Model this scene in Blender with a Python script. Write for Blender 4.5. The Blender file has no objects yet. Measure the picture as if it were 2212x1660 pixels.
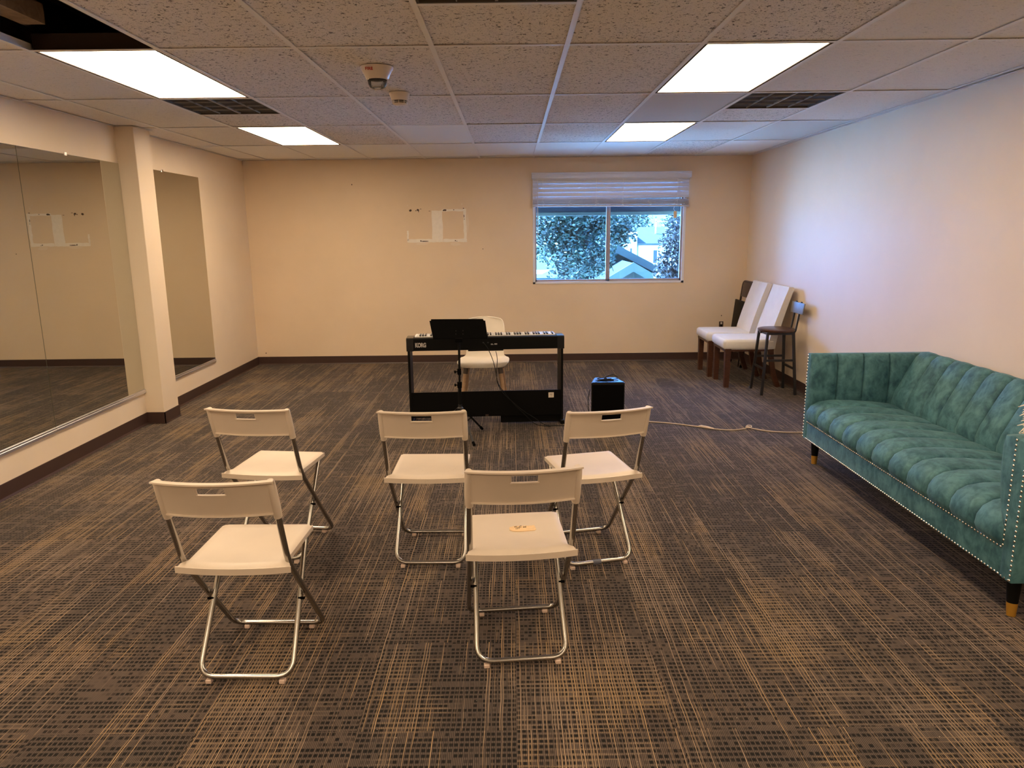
import bpy, bmesh, math, random
from math import pi, sin, cos, sqrt, radians as rad
from mathutils import Vector, Matrix
random.seed(7)
SC = bpy.context.scene
COL = SC.collection

# ---------------------------------------------------------------- helpers
def bm_new(): return bmesh.new()

def add_box(bm, lo, hi, bev=0.0, seg=2, mat=None, M=None):
    lo = Vector(lo); hi = Vector(hi)
    r = bmesh.ops.create_cube(bm, size=1.0)
    vs = r['verts']
    for v in vs:
        v.co = Vector([lo[i] + (v.co[i] + .5) * (hi[i] - lo[i]) for i in range(3)])
    if bev > 0:
        es = list({e for v in vs for e in v.link_edges})
        rb = bmesh.ops.bevel(bm, geom=es, offset=bev, segments=seg, profile=.5, affect='EDGES')
        vs = list({v for f in rb['faces'] for v in f.verts} | {v for v in vs if v.is_valid})
    if M is not None:
        for v in vs: v.co = M @ v.co
    if mat is not None:
        for f in {f for v in vs for f in v.link_faces}: f.material_index = mat
    return vs

def add_tube(bm, pts, r, n=10, closed=False, caps=True, flat=None):
    """sweep a circle (or flat=(w,h) box section) along pts; r may be a list"""
    pts = [Vector(p) for p in pts]
    N = len(pts)
    rings = []
    prev = None
    for i, p in enumerate(pts):
        if closed: t = (pts[(i + 1) % N] - pts[i - 1])
        elif i == 0: t = pts[1] - pts[0]
        elif i == N - 1: t = pts[-1] - pts[-2]
        else: t = (pts[i + 1] - p).normalized() + (p - pts[i - 1]).normalized()
        if t.length < 1e-9: t = Vector((0, 0, 1))
        t.normalize()
        if prev is None:
            a = Vector((0, 0, 1)) if abs(t.z) < .9 else Vector((1, 0, 0))
            u = t.cross(a).normalized()
        else:
            u = (prev - t * prev.dot(t))
            if u.length < 1e-6: u = t.orthogonal()
            u.normalize()
        prev = u
        w = t.cross(u)
        rr = r[i] if isinstance(r, (list, tuple)) else r
        if flat:
            a, b = flat[0] / 2, flat[1] / 2
            ring = [bm.verts.new(p + u * sx * a + w * sy * b) for sx, sy in ((-1, -1), (1, -1), (1, 1), (-1, 1))]
        else:
            ring = [bm.verts.new(p + (u * cos(2 * pi * k / n) + w * sin(2 * pi * k / n)) * rr) for k in range(n)]
        rings.append(ring)
    m = len(rings[0])
    for i in range(N if closed else N - 1):
        A, B = rings[i], rings[(i + 1) % N]
        for k in range(m):
            bm.faces.new((A[k], A[(k + 1) % m], B[(k + 1) % m], B[k]))
    if caps and not closed:
        bm.faces.new(rings[0][::-1]); bm.faces.new(rings[-1])

def add_lathe(bm, prof, n=24, c=(0, 0, 0), M=None):
    """prof: list of (r,z) from bottom to top; closes with caps when r>0 at the ends"""
    c = Vector(c); rings = []
    for r, z in prof:
        if r < 1e-6: rings.append([bm.verts.new(c + Vector((0, 0, z)))])
        else: rings.append([bm.verts.new(c + Vector((r * cos(2 * pi * k / n), r * sin(2 * pi * k / n), z))) for k in range(n)])
    for A, B in zip(rings, rings[1:]):
        for k in range(n):
            k2 = (k + 1) % n
            if len(A) == 1 and len(B) == 1: continue
            if len(A) == 1: bm.faces.new((A[0], B[k2], B[k]))
            elif len(B) == 1: bm.faces.new((A[k], A[k2], B[0]))
            else: bm.faces.new((A[k], A[k2], B[k2], B[k]))
    if len(rings[0]) > 1: bm.faces.new(rings[0][::-1])
    if len(rings[-1]) > 1: bm.faces.new(rings[-1])
    if M is not None:
        for R_ in rings:
            for v in R_: v.co = M @ v.co

def add_prism(bm, poly, h0, h1, axis='z'):
    """extrude a 2-D polygon between h0 and h1 along axis"""
    def P(a, b, h):
        return {'z': (a, b, h), 'y': (a, h, b), 'x': (h, a, b)}[axis]
    A = [bm.verts.new(P(a, b, h0)) for a, b in poly]
    B = [bm.verts.new(P(a, b, h1)) for a, b in poly]
    n = len(poly)
    bm.faces.new(A); bm.faces.new(B[::-1])
    for k in range(n): bm.faces.new((A[k], B[k], B[(k + 1) % n], A[(k + 1) % n]))

def add_grid(bm, P, nu, nv, skip=None):
    """P(i,j)->point for 0..nu,0..nv ; returns the faces"""
    V = [[bm.verts.new(P(i, j)) for j in range(nv + 1)] for i in range(nu + 1)]
    fs = []
    for i in range(nu):
        for j in range(nv):
            if skip and skip(i, j): continue
            fs.append(bm.faces.new((V[i][j], V[i + 1][j], V[i + 1][j + 1], V[i][j + 1])))
    for row in V:
        for v in row:
            if not v.link_faces: bm.verts.remove(v)
    return fs

def solid(bm, fs, t):
    bmesh.ops.recalc_face_normals(bm, faces=bm.faces[:])
    bmesh.ops.solidify(bm, geom=fs, thickness=t)

def bez(pts, n=8):
    """Catmull-Rom through pts"""
    pts = [Vector(p) for p in pts]; out = []
    P = [2 * pts[0] - pts[1]] + pts + [2 * pts[-1] - pts[-2]]
    for i in range(1, len(P) - 2):
        for k in range(n):
            t = k / n
            a, b, c, d = P[i - 1], P[i], P[i + 1], P[i + 2]
            out.append(.5 * ((2 * b) + (c - a) * t + (2 * a - 5 * b + 4 * c - d) * t * t + (3 * b - a - 3 * c + d) * t ** 3))
    out.append(pts[-1]); return out

def fillet(pts, r, n=5):
    """round the corners of a polyline"""
    pts = [Vector(p) for p in pts]; out = [pts[0]]
    for a, b, c in zip(pts, pts[1:], pts[2:]):
        d = min(r, (a - b).length * .49, (c - b).length * .49)
        p0 = b + (a - b).normalized() * d; p1 = b + (c - b).normalized() * d
        for k in range(n + 1):
            t = k / n
            out.append((1 - t) ** 2 * p0 + 2 * t * (1 - t) * b + t * t * p1)
    out.append(pts[-1]); return out

def obj(name, bm, mats, parent=None, loc=None, smooth=35, recalc=True):
    if recalc: bmesh.ops.recalc_face_normals(bm, faces=bm.faces[:])
    me = bpy.data.meshes.new(name); bm.to_mesh(me); bm.free()
    for m in (mats if isinstance(mats, (list, tuple)) else [mats]): me.materials.append(m)
    if smooth:
        me.polygons.foreach_set('use_smooth', [True] * len(me.polygons))
        me.set_sharp_from_angle(angle=rad(smooth))
    o = bpy.data.objects.new(name, me); COL.objects.link(o)
    if parent: o.parent = parent
    if loc is not None: o.location = loc
    return o

def thing(name, label, cat, loc=(0, 0, 0), rz=0.0, group=None):
    o = bpy.data.objects.new(name, None); COL.objects.link(o)
    o.empty_display_size = .1
    o.location = loc; o.rotation_euler = (0, 0, rz); o['label'] = label; o['category'] = cat
    if group: o['group'] = group
    return o

def tag(o, label, cat, group=None):
    o['label'] = label; o['category'] = cat
    if group: o['group'] = group
    return o

def struct(name, bm, mats, parent=None, smooth=0):
    o = obj(name, bm, mats, parent, smooth=smooth)
    if parent is None: o['kind'] = 'structure'
    return o

def dup(root, loc, rz, label, group=None):
    r = root.copy(); COL.objects.link(r); r.location = loc; r.rotation_euler = (0, 0, rz)
    r['label'] = label
    if group: r['group'] = group
    for ch in list(root.children):
        c = ch.copy(); COL.objects.link(c); c.parent = r
        for g in list(ch.children):
            d = g.copy(); COL.objects.link(d); d.parent = c
    return r

def text_bm(body, size, depth=.0008, offset=0.0, shear=0.0, space=1.0):
    cu = bpy.data.curves.new('txt', 'FONT'); cu.body = body; cu.size = size; cu.extrude = depth
    cu.offset = offset; cu.align_x = 'LEFT'; cu.shear = shear; cu.space_character = space
    o = bpy.data.objects.new('txt', cu); COL.objects.link(o)
    dg = bpy.context.evaluated_depsgraph_get(); dg.update()
    me = bpy.data.meshes.new_from_object(o.evaluated_get(dg))
    bm = bmesh.new(); bm.from_mesh(me)
    bpy.data.objects.remove(o); bpy.data.curves.remove(cu); bpy.data.meshes.remove(me)
    return bm

# ---------------------------------------------------------------- materials
class N:
    """tiny node-graph builder"""
    def __init__(s, name):
        s.m = bpy.data.materials.new(name); s.m.use_nodes = True
        s.t = s.m.node_tree; s.t.nodes.clear()
        s.out = s.t.nodes.new('ShaderNodeOutputMaterial')
    def node(s, typ, **kw):
        n = s.t.nodes.new(typ)
        for k, v in kw.items(): setattr(n, k, v)
        return n
    def put(s, sock, v):
        if hasattr(v, 'is_output'): s.t.links.new(v, sock)
        elif v is not None: sock.default_value = v
    def math(s, op, a, b=0.0, c=0.0, clamp=False):
        n = s.node('ShaderNodeMath', operation=op, use_clamp=clamp)
        for i, v in enumerate((a, b, c)): s.put(n.inputs[i], v)
        return n.outputs[0]
    def mix(s, f, a, b):
        n = s.node('ShaderNodeMix', data_type='RGBA')
        s.put(n.inputs['Factor'], f)
        s.put(n.inputs[6], a if hasattr(a, 'is_output') else (*a, 1)); s.put(n.inputs[7], b if hasattr(b, 'is_output') else (*b, 1))
        return n.outputs[2]
    def coord(s, kind='Object'):
        return s.node('ShaderNodeTexCoord').outputs[kind]
    def sep(s, v):
        n = s.node('ShaderNodeSeparateXYZ'); s.put(n.inputs[0], v); return n.outputs
    def comb(s, x, y, z=0.0):
        n = s.node('ShaderNodeCombineXYZ')
        for i, v in enumerate((x, y, z)): s.put(n.inputs[i], v)
        return n.outputs[0]
    def scale(s, v, sc):
        n = s.node('ShaderNodeVectorMath', operation='MULTIPLY'); s.put(n.inputs[0], v); n.inputs[1].default_value = sc
        return n.outputs[0]
    def noise(s, v, scale=5.0, detail=2.0, rough=.5, dist=0.0):
        n = s.node('ShaderNodeTexNoise'); s.put(n.inputs['Vector'], v)
        n.inputs['Scale'].default_value = scale; n.inputs['Detail'].default_value = detail
        n.inputs['Roughness'].default_value = rough; n.inputs['Distortion'].default_value = dist
        return n.outputs[0]
    def white(s, v):
        n = s.node('ShaderNodeTexWhiteNoise', noise_dimensions='3D'); s.put(n.inputs['Vector'], v); return n.outputs[0]
    def ramp(s, f, lo, hi):
        n = s.node('ShaderNodeMapRange', interpolation_type='SMOOTHSTEP'); s.put(n.inputs[0], f)
        n.inputs[1].default_value = lo; n.inputs[2].default_value = hi
        return n.outputs[0]
    def bump(s, h, strength=.3, dist=.002):
        n = s.node('ShaderNodeBump'); s.put(n.inputs['Height'], h)
        n.inputs['Strength'].default_value = strength; n.inputs['Distance'].default_value = dist
        return n.outputs[0]
    def bsdf(s, color, rough=.5, metal=0.0, normal=None, spec=.5, sheen=0.0, sheen_tint=None, coat=0.0, emit=None, emit_s=0.0):
        b = s.node('ShaderNodeBsdfPrincipled')
        s.put(b.inputs['Base Color'], color if hasattr(color, 'is_output') else (*color, 1))
        s.put(b.inputs['Roughness'], rough); s.put(b.inputs['Metallic'], metal)
        s.put(b.inputs['Specular IOR Level'], spec)
        if normal is not None: s.put(b.inputs['Normal'], normal)
        if sheen:
            b.inputs['Sheen Weight'].default_value = sheen; b.inputs['Sheen Roughness'].default_value = .35
            if sheen_tint: b.inputs['Sheen Tint'].default_value = (*sheen_tint, 1)
        if coat: b.inputs['Coat Weight'].default_value = coat
        if emit:
            b.inputs['Emission Color'].default_value = (*emit, 1); b.inputs['Emission Strength'].default_value = emit_s
        s.t.links.new(b.outputs[0], s.out.inputs[0]); return b

def plain(name, color, rough=.5, metal=0.0, var=.06, vscale=14.0, spec=.5, coat=0.0, bump=0.0):
    """solid colour with a faint procedural mottling"""
    n = N(name); c = n.coord()
    f = n.noise(c, vscale, 3)
    hi = tuple(min(1, x * (1 + var)) for x in color); lo = tuple(x * (1 - var) for x in color)
    nm = n.bump(n.noise(c, 220, 2), bump, .001) if bump else None
    n.bsdf(n.mix(f, lo, hi), rough, metal, nm, spec, coat=coat)
    return n.m

def mat_wall(name, color):
    n = N(name); c = n.coord()
    big = n.ramp(n.noise(c, 1.3, 4, .6), .3, .7)
    col = n.mix(big, tuple(x * .965 for x in color), tuple(min(1, x * 1.02) for x in color))
    h = n.noise(c, 160, 3, .6)
    n.bsdf(col, .55, 0, n.bump(h, .16, .002), .35)
    return n.m

def mat_tile(name, color, holes, speck_lo=.60, sc=(1, 1, 1)):
    n = N(name); c = n.coord()
    cs = n.scale(c, sc)
    col = color
    if holes > 0:
        a = n.noise(cs, 62, 2.5, .65, .9)
        s1 = n.ramp(a, speck_lo, speck_lo + .05)
        b = n.noise(cs, 190, 2, .6, .4)
        s2 = n.math('MULTIPLY', n.ramp(b, .61, .66), .7)
        s = n.math('MULTIPLY', n.math('MAXIMUM', s1, s2), holes)
        col = n.mix(s, color, tuple(x * .2 for x in color))
        nm = n.bump(n.math('MULTIPLY', s, -1.0), .4, .003)
    else:
        f = n.noise(cs, 240, 3, .7)
        col = n.mix(f, tuple(x * .9 for x in color), tuple(min(1, x * 1.06) for x in color))
        nm = n.bump(f, .15, .002)
    n.bsdf(col, .9, 0, nm, .2)
    return n.m

def mat_carpet():
    n = N('carpet_loop_pile'); c = n.coord(); x, y, z = n.sep(c)
    # 0.5 m carpet tiles laid in line, each printed a little differently
    T = .50
    tx = n.math('FLOOR', n.math('DIVIDE', x, T)); 
    off = n.math('MULTIPLY', n.white(n.comb(tx, 3.3, 1.0)), T)
    ty = n.math('FLOOR', n.math('DIVIDE', n.math('ADD', y, n.math('MULTIPLY', off, 0.0)), T))
    tid = n.white(n.comb(tx, ty, 5.0))
    tid2 = n.white(n.comb(tx, ty, 9.0))
    # wobble the columns slightly so threads are not ruler-straight
    wob = n.math('MULTIPLY', n.math('SUBTRACT', n.noise(n.comb(n.math('MULTIPLY', x, 18.0), n.math('MULTIPLY', y, 9.0), 0.0), 1.0, 1.0), .5), .006)
    xw = n.math('ADD', x, wob)
    PX, PY, PD = .0098, .0235, .0160
    cu = n.math('DIVIDE', xw, PX); cid = n.math('FLOOR', cu); cf = n.math('SUBTRACT', cu, cid)
    cf = n.math('ADD', cf, n.math('MULTIPLY', n.math('SUBTRACT', n.white(n.comb(cid, 4.0, 1.0)), .5), .4))
    ru = n.math('DIVIDE', n.math('ADD', y, n.math('MULTIPLY', tid2, .02)), PY); rid = n.math('FLOOR', ru); rf = n.math('SUBTRACT', ru, rid)
    du = n.math('DIVIDE', xw, PD); did = n.math('FLOOR', du); df = n.math('SUBTRACT', du, did)
    # vertical yarns: long runs that start and stop
    run = n.noise(n.comb(n.math('MULTIPLY', cid, 17.31), n.math('MULTIPLY', y, 2.1), n.math('MULTIPLY', ty, 3.7)), 1.0, 1.5)
    thin = n.math('SUBTRACT', 1.0, n.ramp(n.math('ABSOLUTE', n.math('SUBTRACT', cf, .5)), .10, .25))
    bandx = n.noise(n.comb(n.math('MULTIPLY', xw, 3.4), n.math('MULTIPLY', tx, 2.7), n.math('MULTIPLY', y, 1.15)), 1.0, 2.5, .6)      # streaks rich in light yarn
    bandx = n.math('ADD', bandx, n.math('MULTIPLY', n.math('SUBTRACT', tid, .5), .07))
    cw = n.white(n.comb(cid, 2.0, 7.0))
    thr = n.math('ADD', n.math('ADD', run, n.math('MULTIPLY', n.math('SUBTRACT', cw, .5), .34)), n.math('MULTIPLY', n.math('SUBTRACT', bandx, .5), 1.05))
    yarn = n.math('MULTIPLY', n.ramp(thr, .46, .70), thin)
    # rows of dark dashes
    rown = n.noise(n.comb(n.math('MULTIPLY', x, 4.5), n.math('MULTIPLY', rid, 11.7), n.math('MULTIPLY', tx, 5.1)), 1.0, 2.0)
    cell = n.white(n.comb(did, rid, 3.0))
    dm = n.math('SUBTRACT', 1.0, n.ramp(n.math('ABSOLUTE', n.math('ADD', n.math('SUBTRACT', df, .5), n.math('MULTIPLY', n.math('SUBTRACT', cell, .5), .16))), .29, .46))
    rowm = n.math('SUBTRACT', 1.0, n.ramp(n.math('ABSOLUTE', n.math('SUBTRACT', rf, .5)), .20, .40))
    colm = dm
    dark = n.math('MULTIPLY', n.math('MULTIPLY', n.ramp(n.math('MULTIPLY_ADD', n.white(n.comb(did, rid, 8.0)), .30, rown), .44, .64), rowm), colm)
    # light weft rows
    weft = n.noise(n.comb(n.math('MULTIPLY', x, 6.0), n.math('MULTIPLY', rid, 5.3), 4.0), 1.0, 1.5)
    weft = n.math('MULTIPLY', n.ramp(n.math('ADD', weft, n.math('MULTIPLY', n.math('SUBTRACT', bandx, .5), 1.2)), .52, .74), n.math('SUBTRACT', 1.0, rowm))
    weft = n.math('MULTIPLY', weft, .45)
    # loop ribs
    rib = n.math('SINE', n.math('MULTIPLY', xw, 2 * pi / .0054))
    rib = n.math('MULTIPLY_ADD', rib, .5, .5)
    loop = n.math('MULTIPLY_ADD', n.math('SINE', n.math('ADD', n.math('MULTIPLY', y, 2 * pi / .006), n.math('MULTIPLY', cid, 2.4))), .5, .5)
    base = n.mix(n.ramp(tid2, .2, .8), (.106, .084, .074), (.126, .097, .083))
    col = n.mix(dark, base, (.016, .0145, .0145))
    tan_ = n.mix(n.ramp(n.noise(c, 2.6, 2), .35, .65), (.36, .27, .20), (.44, .30, .165))
    col = n.mix(n.math('MULTIPLY', n.math('MAXIMUM', yarn, weft), .90), col, tan_)
    shade = n.math('MULTIPLY_ADD', n.math('MULTIPLY', rib, n.math('MULTIPLY_ADD', loop, .35, .65)), 1.05, .34)
    g = n.comb(shade, shade, shade)
    mm = n.node('ShaderNodeMix', data_type='RGBA', blend_type='MULTIPLY'); mm.inputs['Factor'].default_value = 1.0
    n.put(mm.inputs[6], col); n.put(mm.inputs[7], g)
    # pale lint specks
    lint = n.ramp(n.noise(n.scale(c, (1, 1.6, 1)), 95, 1.0, .3), .815, .83)
    col = n.mix(lint, mm.outputs[2], (.62, .57, .5))
    h = n.math('ADD', n.math('MULTIPLY', rib, .6), n.math('MULTIPLY', loop, .4))
    n.bsdf(col, .92, 0, n.bump(h, .35, .003), .15, sheen=.08)
    return n.m

def mat_velvet():
    n = N('teal_velvet'); c = n.coord()
    a = n.noise(c, 9, 5, .62, .8); b = n.noise(n.scale(c, (1, 1, .6)), 26, 4, .6, .4)
    f = n.math('MULTIPLY_ADD', b, .45, n.math('MULTIPLY', a, .55))
    col = n.mix(n.ramp(f, .31, .69), (.020, .080, .112), (.100, .252, .292))
    nm = n.bump(n.noise(c, 34, 4, .6), .22, .006)
    n.bsdf(col, .62, 0, nm, .3, sheen=.2, sheen_tint=(.5, .8, .85))
    return n.m

def mat_metal(name, color, rough, bump=0):
    n = N(name); c = n.coord()
    r = n.math('MULTIPLY_ADD', n.noise(c, 12, 2), .05, rough - .025)
    n.bsdf(color, r, 1.0); return n.m

def mat_wood(name, a, b, sc=(3, 3, 30), rough=.45, coat=0.0):
    n = N(name); c = n.scale(n.coord(), sc)
    f = n.ramp(n.noise(c, 6, 5, .6, 1.0), .3, .7)
    n.bsdf(n.mix(f, a, b), rough, coat=coat); return n.m

def mat_fabric(name, a, b):
    n = N(name); c = n.coord()
    f = n.noise(c, 320, 3, .7); g = n.ramp(n.noise(c, 9, 4, .65), .35, .7)
    col = n.mix(f, a, b); col = n.mix(n.math('MULTIPLY', g, .16), col, tuple(x * .72 for x in a))
    n.bsdf(col, .88, 0, n.bump(f, .3, .002), .2, sheen=.2); return n.m

def mat_seat(name, color, dirt=0.0):
    n = N(name); c = n.coord()
    col = n.mix(n.ramp(n.noise(c, 7, 4), .3, .75), color, tuple(x * .95 for x in color))
    if dirt:
        s = n.ramp(n.noise(c, 150, 2, .6), .70, .73)
        m = n.ramp(n.noise(c, 8, 3), .42, .6)
        col = n.mix(n.math('MULTIPLY', n.math('MULTIPLY', s, m), dirt), col, (.16, .11, .07))
    n.bsdf(col, .42, 0, n.bump(n.noise(c, 500, 2), .06, .0008), .45); return n.m

def mat_glass():
    n = N('window_glass')
    tr = n.node('ShaderNodeBsdfTransparent'); tr.inputs[0].default_value = (.96, .98, 1, 1)
    gl = n.node('ShaderNodeBsdfGlossy'); gl.inputs['Roughness'].default_value = .01
    fr = n.node('ShaderNodeFresnel'); fr.inputs[0].default_value = 1.45
    mx = n.node('ShaderNodeMixShader')
    n.put(mx.inputs[0], n.math('MULTIPLY', fr.outputs[0], .9)); n.t.links.new(tr.outputs[0], mx.inputs[1]); n.t.links.new(gl.outputs[0], mx.inputs[2])
    n.t.links.new(mx.outputs[0], n.out.inputs[0]); return n.m

def mat_lamp(strength, color):
    n = N('light_diffuser_%d' % round(strength * 10)); c = n.coord()
    f = n.noise(c, 2.2, 3)
    e = n.node('ShaderNodeEmission')
    n.put(e.inputs[0], n.mix(n.ramp(f, .3, .7), color, tuple(x * y for x, y in zip(color, (1, .985, .94)))))
    e.inputs[1].default_value = strength
    n.t.links.new(e.outputs[0], n.out.inputs[0]); return n.m

def mat_leaf(name, a, b):
    n = N(name); c = n.coord()
    f = n.white(n.scale(c, (1, 1, 1))); g = n.noise(c, 3, 3)
    n.bsdf(n.mix(n.ramp(g, .35, .65), a, b), .5, spec=.6); return n.m

LAMP = (1.0, .755, .50)
M = dict(
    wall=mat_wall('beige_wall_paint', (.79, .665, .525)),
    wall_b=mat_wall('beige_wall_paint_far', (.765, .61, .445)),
    patch=plain('bare_plaster_patch', (.86, .80, .72), .8, var=.08, vscale=30, bump=.2),
    torn=plain('torn_dark_spot', (.07, .045, .035), .9),
    base=plain('brown_rubber_base', (.050, .026, .022), .45, var=.1),
    tileA=mat_tile('fissured_ceiling_tile', (.82, .765, .725), 1.0, .585),
    tileF=mat_tile('fine_fissured_ceiling_tile', (.84, .79, .75), .5, .63, (.5, 1.6, 1)),
    tileS=mat_tile('smooth_ceiling_tile', (.66, .63, .61), 0),
    tileW=mat_tile('white_ceiling_tile', (.88, .87, .85), 0),
    grid=plain('white_ceiling_grid', (.82, .80, .79), .45, var=.03),
    carpet=mat_carpet(), velvet=mat_velvet(),
    plastic=mat_seat('white_seat_plastic', (.67, .575, .475)),
    plastic_d=mat_seat('white_seat_plastic_speckled', (.67, .575, .475), .8),
    steel=mat_metal('chair_steel_tube', (.40, .385, .365), .24), steel2=mat_metal('chair_steel_hoop', (.45, .435, .41), .24),
    chrome=mat_metal('bright_chrome', (.85, .85, .86), .12),
    nail=mat_metal('nickel_nailhead', (.86, .83, .76), .2),
    brass=plain('brass_tip', (.62, .33, .05), .35, .6),
    pink=plain('pale_foot_pad', (.72, .56, .47), .6),
    black=plain('black_satin', (.003, .003, .0031), .5, spec=.14),
    blackm=plain('black_matte', (.0022, .0021, .0022), .85, spec=.05),
    panelm=plain('black_laminate', (.0026, .0024, .0024), .6, spec=.10),
    blackgloss=plain('black_gloss_top', (.012, .013, .015), .2),
    white_key=plain('ivory_key', (.88, .87, .84), .25, var=.02),
    black_key=plain('ebony_key', (.01, .01, .01), .3),
    grey_print=plain('grey_print', (.45, .42, .40), .6),
    red_print=plain('red_print', (.42, .03, .02), .6),
    shell=plain('white_shell_plastic', (.86, .79, .68), .4, var=.03),
    beech=mat_wood('beech_leg', (.50, .33, .20), (.42, .26, .15)),
    collar=plain('brown_leg_collar', (.10, .075, .06), .5),
    walnut=mat_wood('reddish_walnut_leg', (.085, .030, .013), (.045, .015, .007), rough=.4),
    dseat=mat_wood('dark_stool_seat', (.075, .028, .016), (.032, .013, .009), (30, 3, 3), rough=.32),
    plate=mat_wood('stool_plate_window_sheen', (.22, .22, .22), (.15, .15, .155), (3, 20, 3), rough=.5),  # grey lightened to stand in for the window's reflection on the plate
    gunmetal=plain('dark_grey_metal', (.030, .029, .031), .38, .5),
    bronze=plain('brown_painted_metal', (.055, .034, .024), .4, .3),
    cream=mat_fabric('cream_linen', (.70, .66, .60), (.82, .78, .72)),
    creamside=mat_fabric('cream_linen_welt', (.70, .66, .60), (.80, .76, .70)),
    cushion=mat_fabric('pale_fringe', (.80, .72, .62), (.88, .82, .74)),
    cord=plain('beige_cord', (.62, .50, .38), .5),
    cable=plain('black_cable', (.006, .006, .006), .5, spec=.2),
    sticker=plain('white_sticker', (.75, .68, .58), .6),
    tape=plain('tan_masking_tape', (.78, .56, .32), .75, var=.12, vscale=60),
    ink=plain('dark_ink', (.06, .035, .02), .7),
    vent=plain('vent_brown_mesh', (.075, .062, .05), .6),
    ventd=plain('vent_dark_inside', (.006, .005, .005), .9),
    ventbar=plain('vent_bar', (.26, .24, .21), .5),
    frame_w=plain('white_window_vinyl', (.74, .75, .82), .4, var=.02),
    frame_g=plain('mauve_sash_metal', (.36, .31, .32), .45),
    slat=plain('blue_cast_blind_slat', (.64, .66, .76), .45, var=.02),  # cool tint puts the blue daylight cast into the slat colour
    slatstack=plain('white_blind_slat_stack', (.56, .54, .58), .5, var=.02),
    string=plain('white_string', (.85, .84, .82), .7),
    glass=mat_glass(), lamp=mat_lamp(11.0, LAMP), lamp_b=mat_lamp(7.0, LAMP), lamp_n=mat_lamp(7.6, LAMP), lamp_r=mat_lamp(6.8, LAMP), lamp_f=mat_lamp(8.0, LAMP),
    mirror=None, alarm=plain('alarm_white', (.72, .62, .54), .3), lens=None,
    outlet=plain('brown_outlet_plate', (.05, .028, .018), .4),
    joist=mat_wood('roof_joist', (.34, .24, .16), (.22, .15, .10), (3, 3, 3), .8),
    deck=plain('roof_deck_dark', (.03, .016, .011), .9),
)
n_ = N('silver_mirror'); n_.bsdf((.66, .665, .61), .015, 1.0); M['mirror'] = n_.m
M['lens'] = mat_glass()

# ---------------------------------------------------------------- setting
H = 2.3437; YB = 8.57; YN = -3.6
def XL(y): return -3.0371 + .0029 * (YB - y)
def XR(y): return 2.7344 + .0036 * (YB - y)

bm = bm_new()
add_box(bm, (-3.4, YN - .2, -.12), (3.1, YB + .16, 0)); struct('floor', bm, M['carpet'])

def wall_side(name, X, sgn):
    bm = bm_new(); t = .16 * sgn
    add_prism(bm, [(X(YN), YN - .2), (X(YB), YB + .16), (X(YB) + t, YB + .16), (X(YN) + t, YN - .2)], 0, 2.95)
    return struct(name, bm, M['wall'])
wall_left = wall_side('wall_left', XL, -1); wall_right = wall_side('wall_right', XR, 1)
bm = bm_new(); add_box(bm, (-3.0, YN - .2, 0), (2.79, YN, 2.95)); struct('wall_near', bm, M['wall'])
# far wall with the window opening
WX0, WX1, WZ0, WZ1 = .262, 1.985, .935, 2.115
bm = bm_new()
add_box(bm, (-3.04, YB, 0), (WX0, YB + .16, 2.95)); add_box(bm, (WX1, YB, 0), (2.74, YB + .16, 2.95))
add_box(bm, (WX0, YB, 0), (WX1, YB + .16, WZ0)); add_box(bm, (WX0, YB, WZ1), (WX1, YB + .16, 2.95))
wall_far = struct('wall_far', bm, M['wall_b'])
# the pillar on the left
CX, CY0, CY1 = -2.8831, 5.843, 6.1025
bm = bm_new(); add_box(bm, (XL(6) - .02, CY0, 0), (CX, CY1, H + .25), .003, 1); struct('wall_pillar', bm, M['wall'])

# marks on the far wall where something was torn off
def mark(name, poly, m, t):
    bm = bm_new(); add_prism(bm, poly, YB - t, YB + .002, 'y'); return obj(name, bm, m, wall_far, smooth=0)
def wobble(x0, z0, x1, z1, n=9, a=.004):
    out = []
    for (ax, az), (bx, bz) in zip([(x0, z0), (x1, z0), (x1, z1), (x0, z1)], [(x1, z0), (x1, z1), (x0, z1), (x0, z0)]):
        for k in range(n):
            t = k / n; out.append((ax + (bx - ax) * t + random.uniform(-a, a), az + (bz - az) * t + random.uniform(-a, a)))
    return out
def px_w(x, y):   # a point of the mark, in units of the torn patch's own grid
    return (-1.205 + (x - 220) / 1430 * .692, 1.775 - (y - 285) / 755 * .358)
for a in [(822, 290, 1075, 1040), (225, 965, 830, 1045), (1080, 965, 1650, 1040), (1575, 260, 1640, 975), (1070, 262, 1590, 312), (225, 760, 262, 1000)]:
    (x0, z1), (x1, z0) = px_w(a[0], a[1]), px_w(a[2], a[3])
    mark('bare_patch', wobble(x0, z0, x1, z1, 7, .0035), M['patch'], .0012)
def blob(cx, cy, rx, ry, m=M['torn'], n=12):
    x, z = px_w(cx, cy)
    return mark('torn_spot', [(x + rx * cos(2 * pi * k / n) * random.uniform(.7, 1.1), z + ry * sin(2 * pi * k / n) * random.uniform(.7, 1.1)) for k in range(n)], m, .002)
for cx, cy, rx, ry in [(322, 282, .017, .013), (455, 288, .007, .007), (500, 275, .015, .012), (515, 310, .005, .01), (570, 250, .012, .003), (1130, 285, .026, .011), (775, 303, .012, .003), (1350, 278, .006, .006), (1580, 245, .009, .005), (545, 1008, .007, .011), (640, 1018, .046, .006), (1370, 1008, .008, .007), (1405, 1022, .009, .003), (1590, 430, .004, .02), (1597, 500, .005, .005), (2025, 1215, .005, .006)]:
    blob(cx, cy, rx, ry)
for cx, cy, rx, ry in [(1370, 1090, .06, .024), (590, 1075, .09, .014), (1545, 145, .01, .012), (1480, 65, .006, .008), (1670, 600, .014, .12), (260, 160, .008, .006)]:
    blob(cx, cy, rx, ry, M['wall'], 16)
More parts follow.
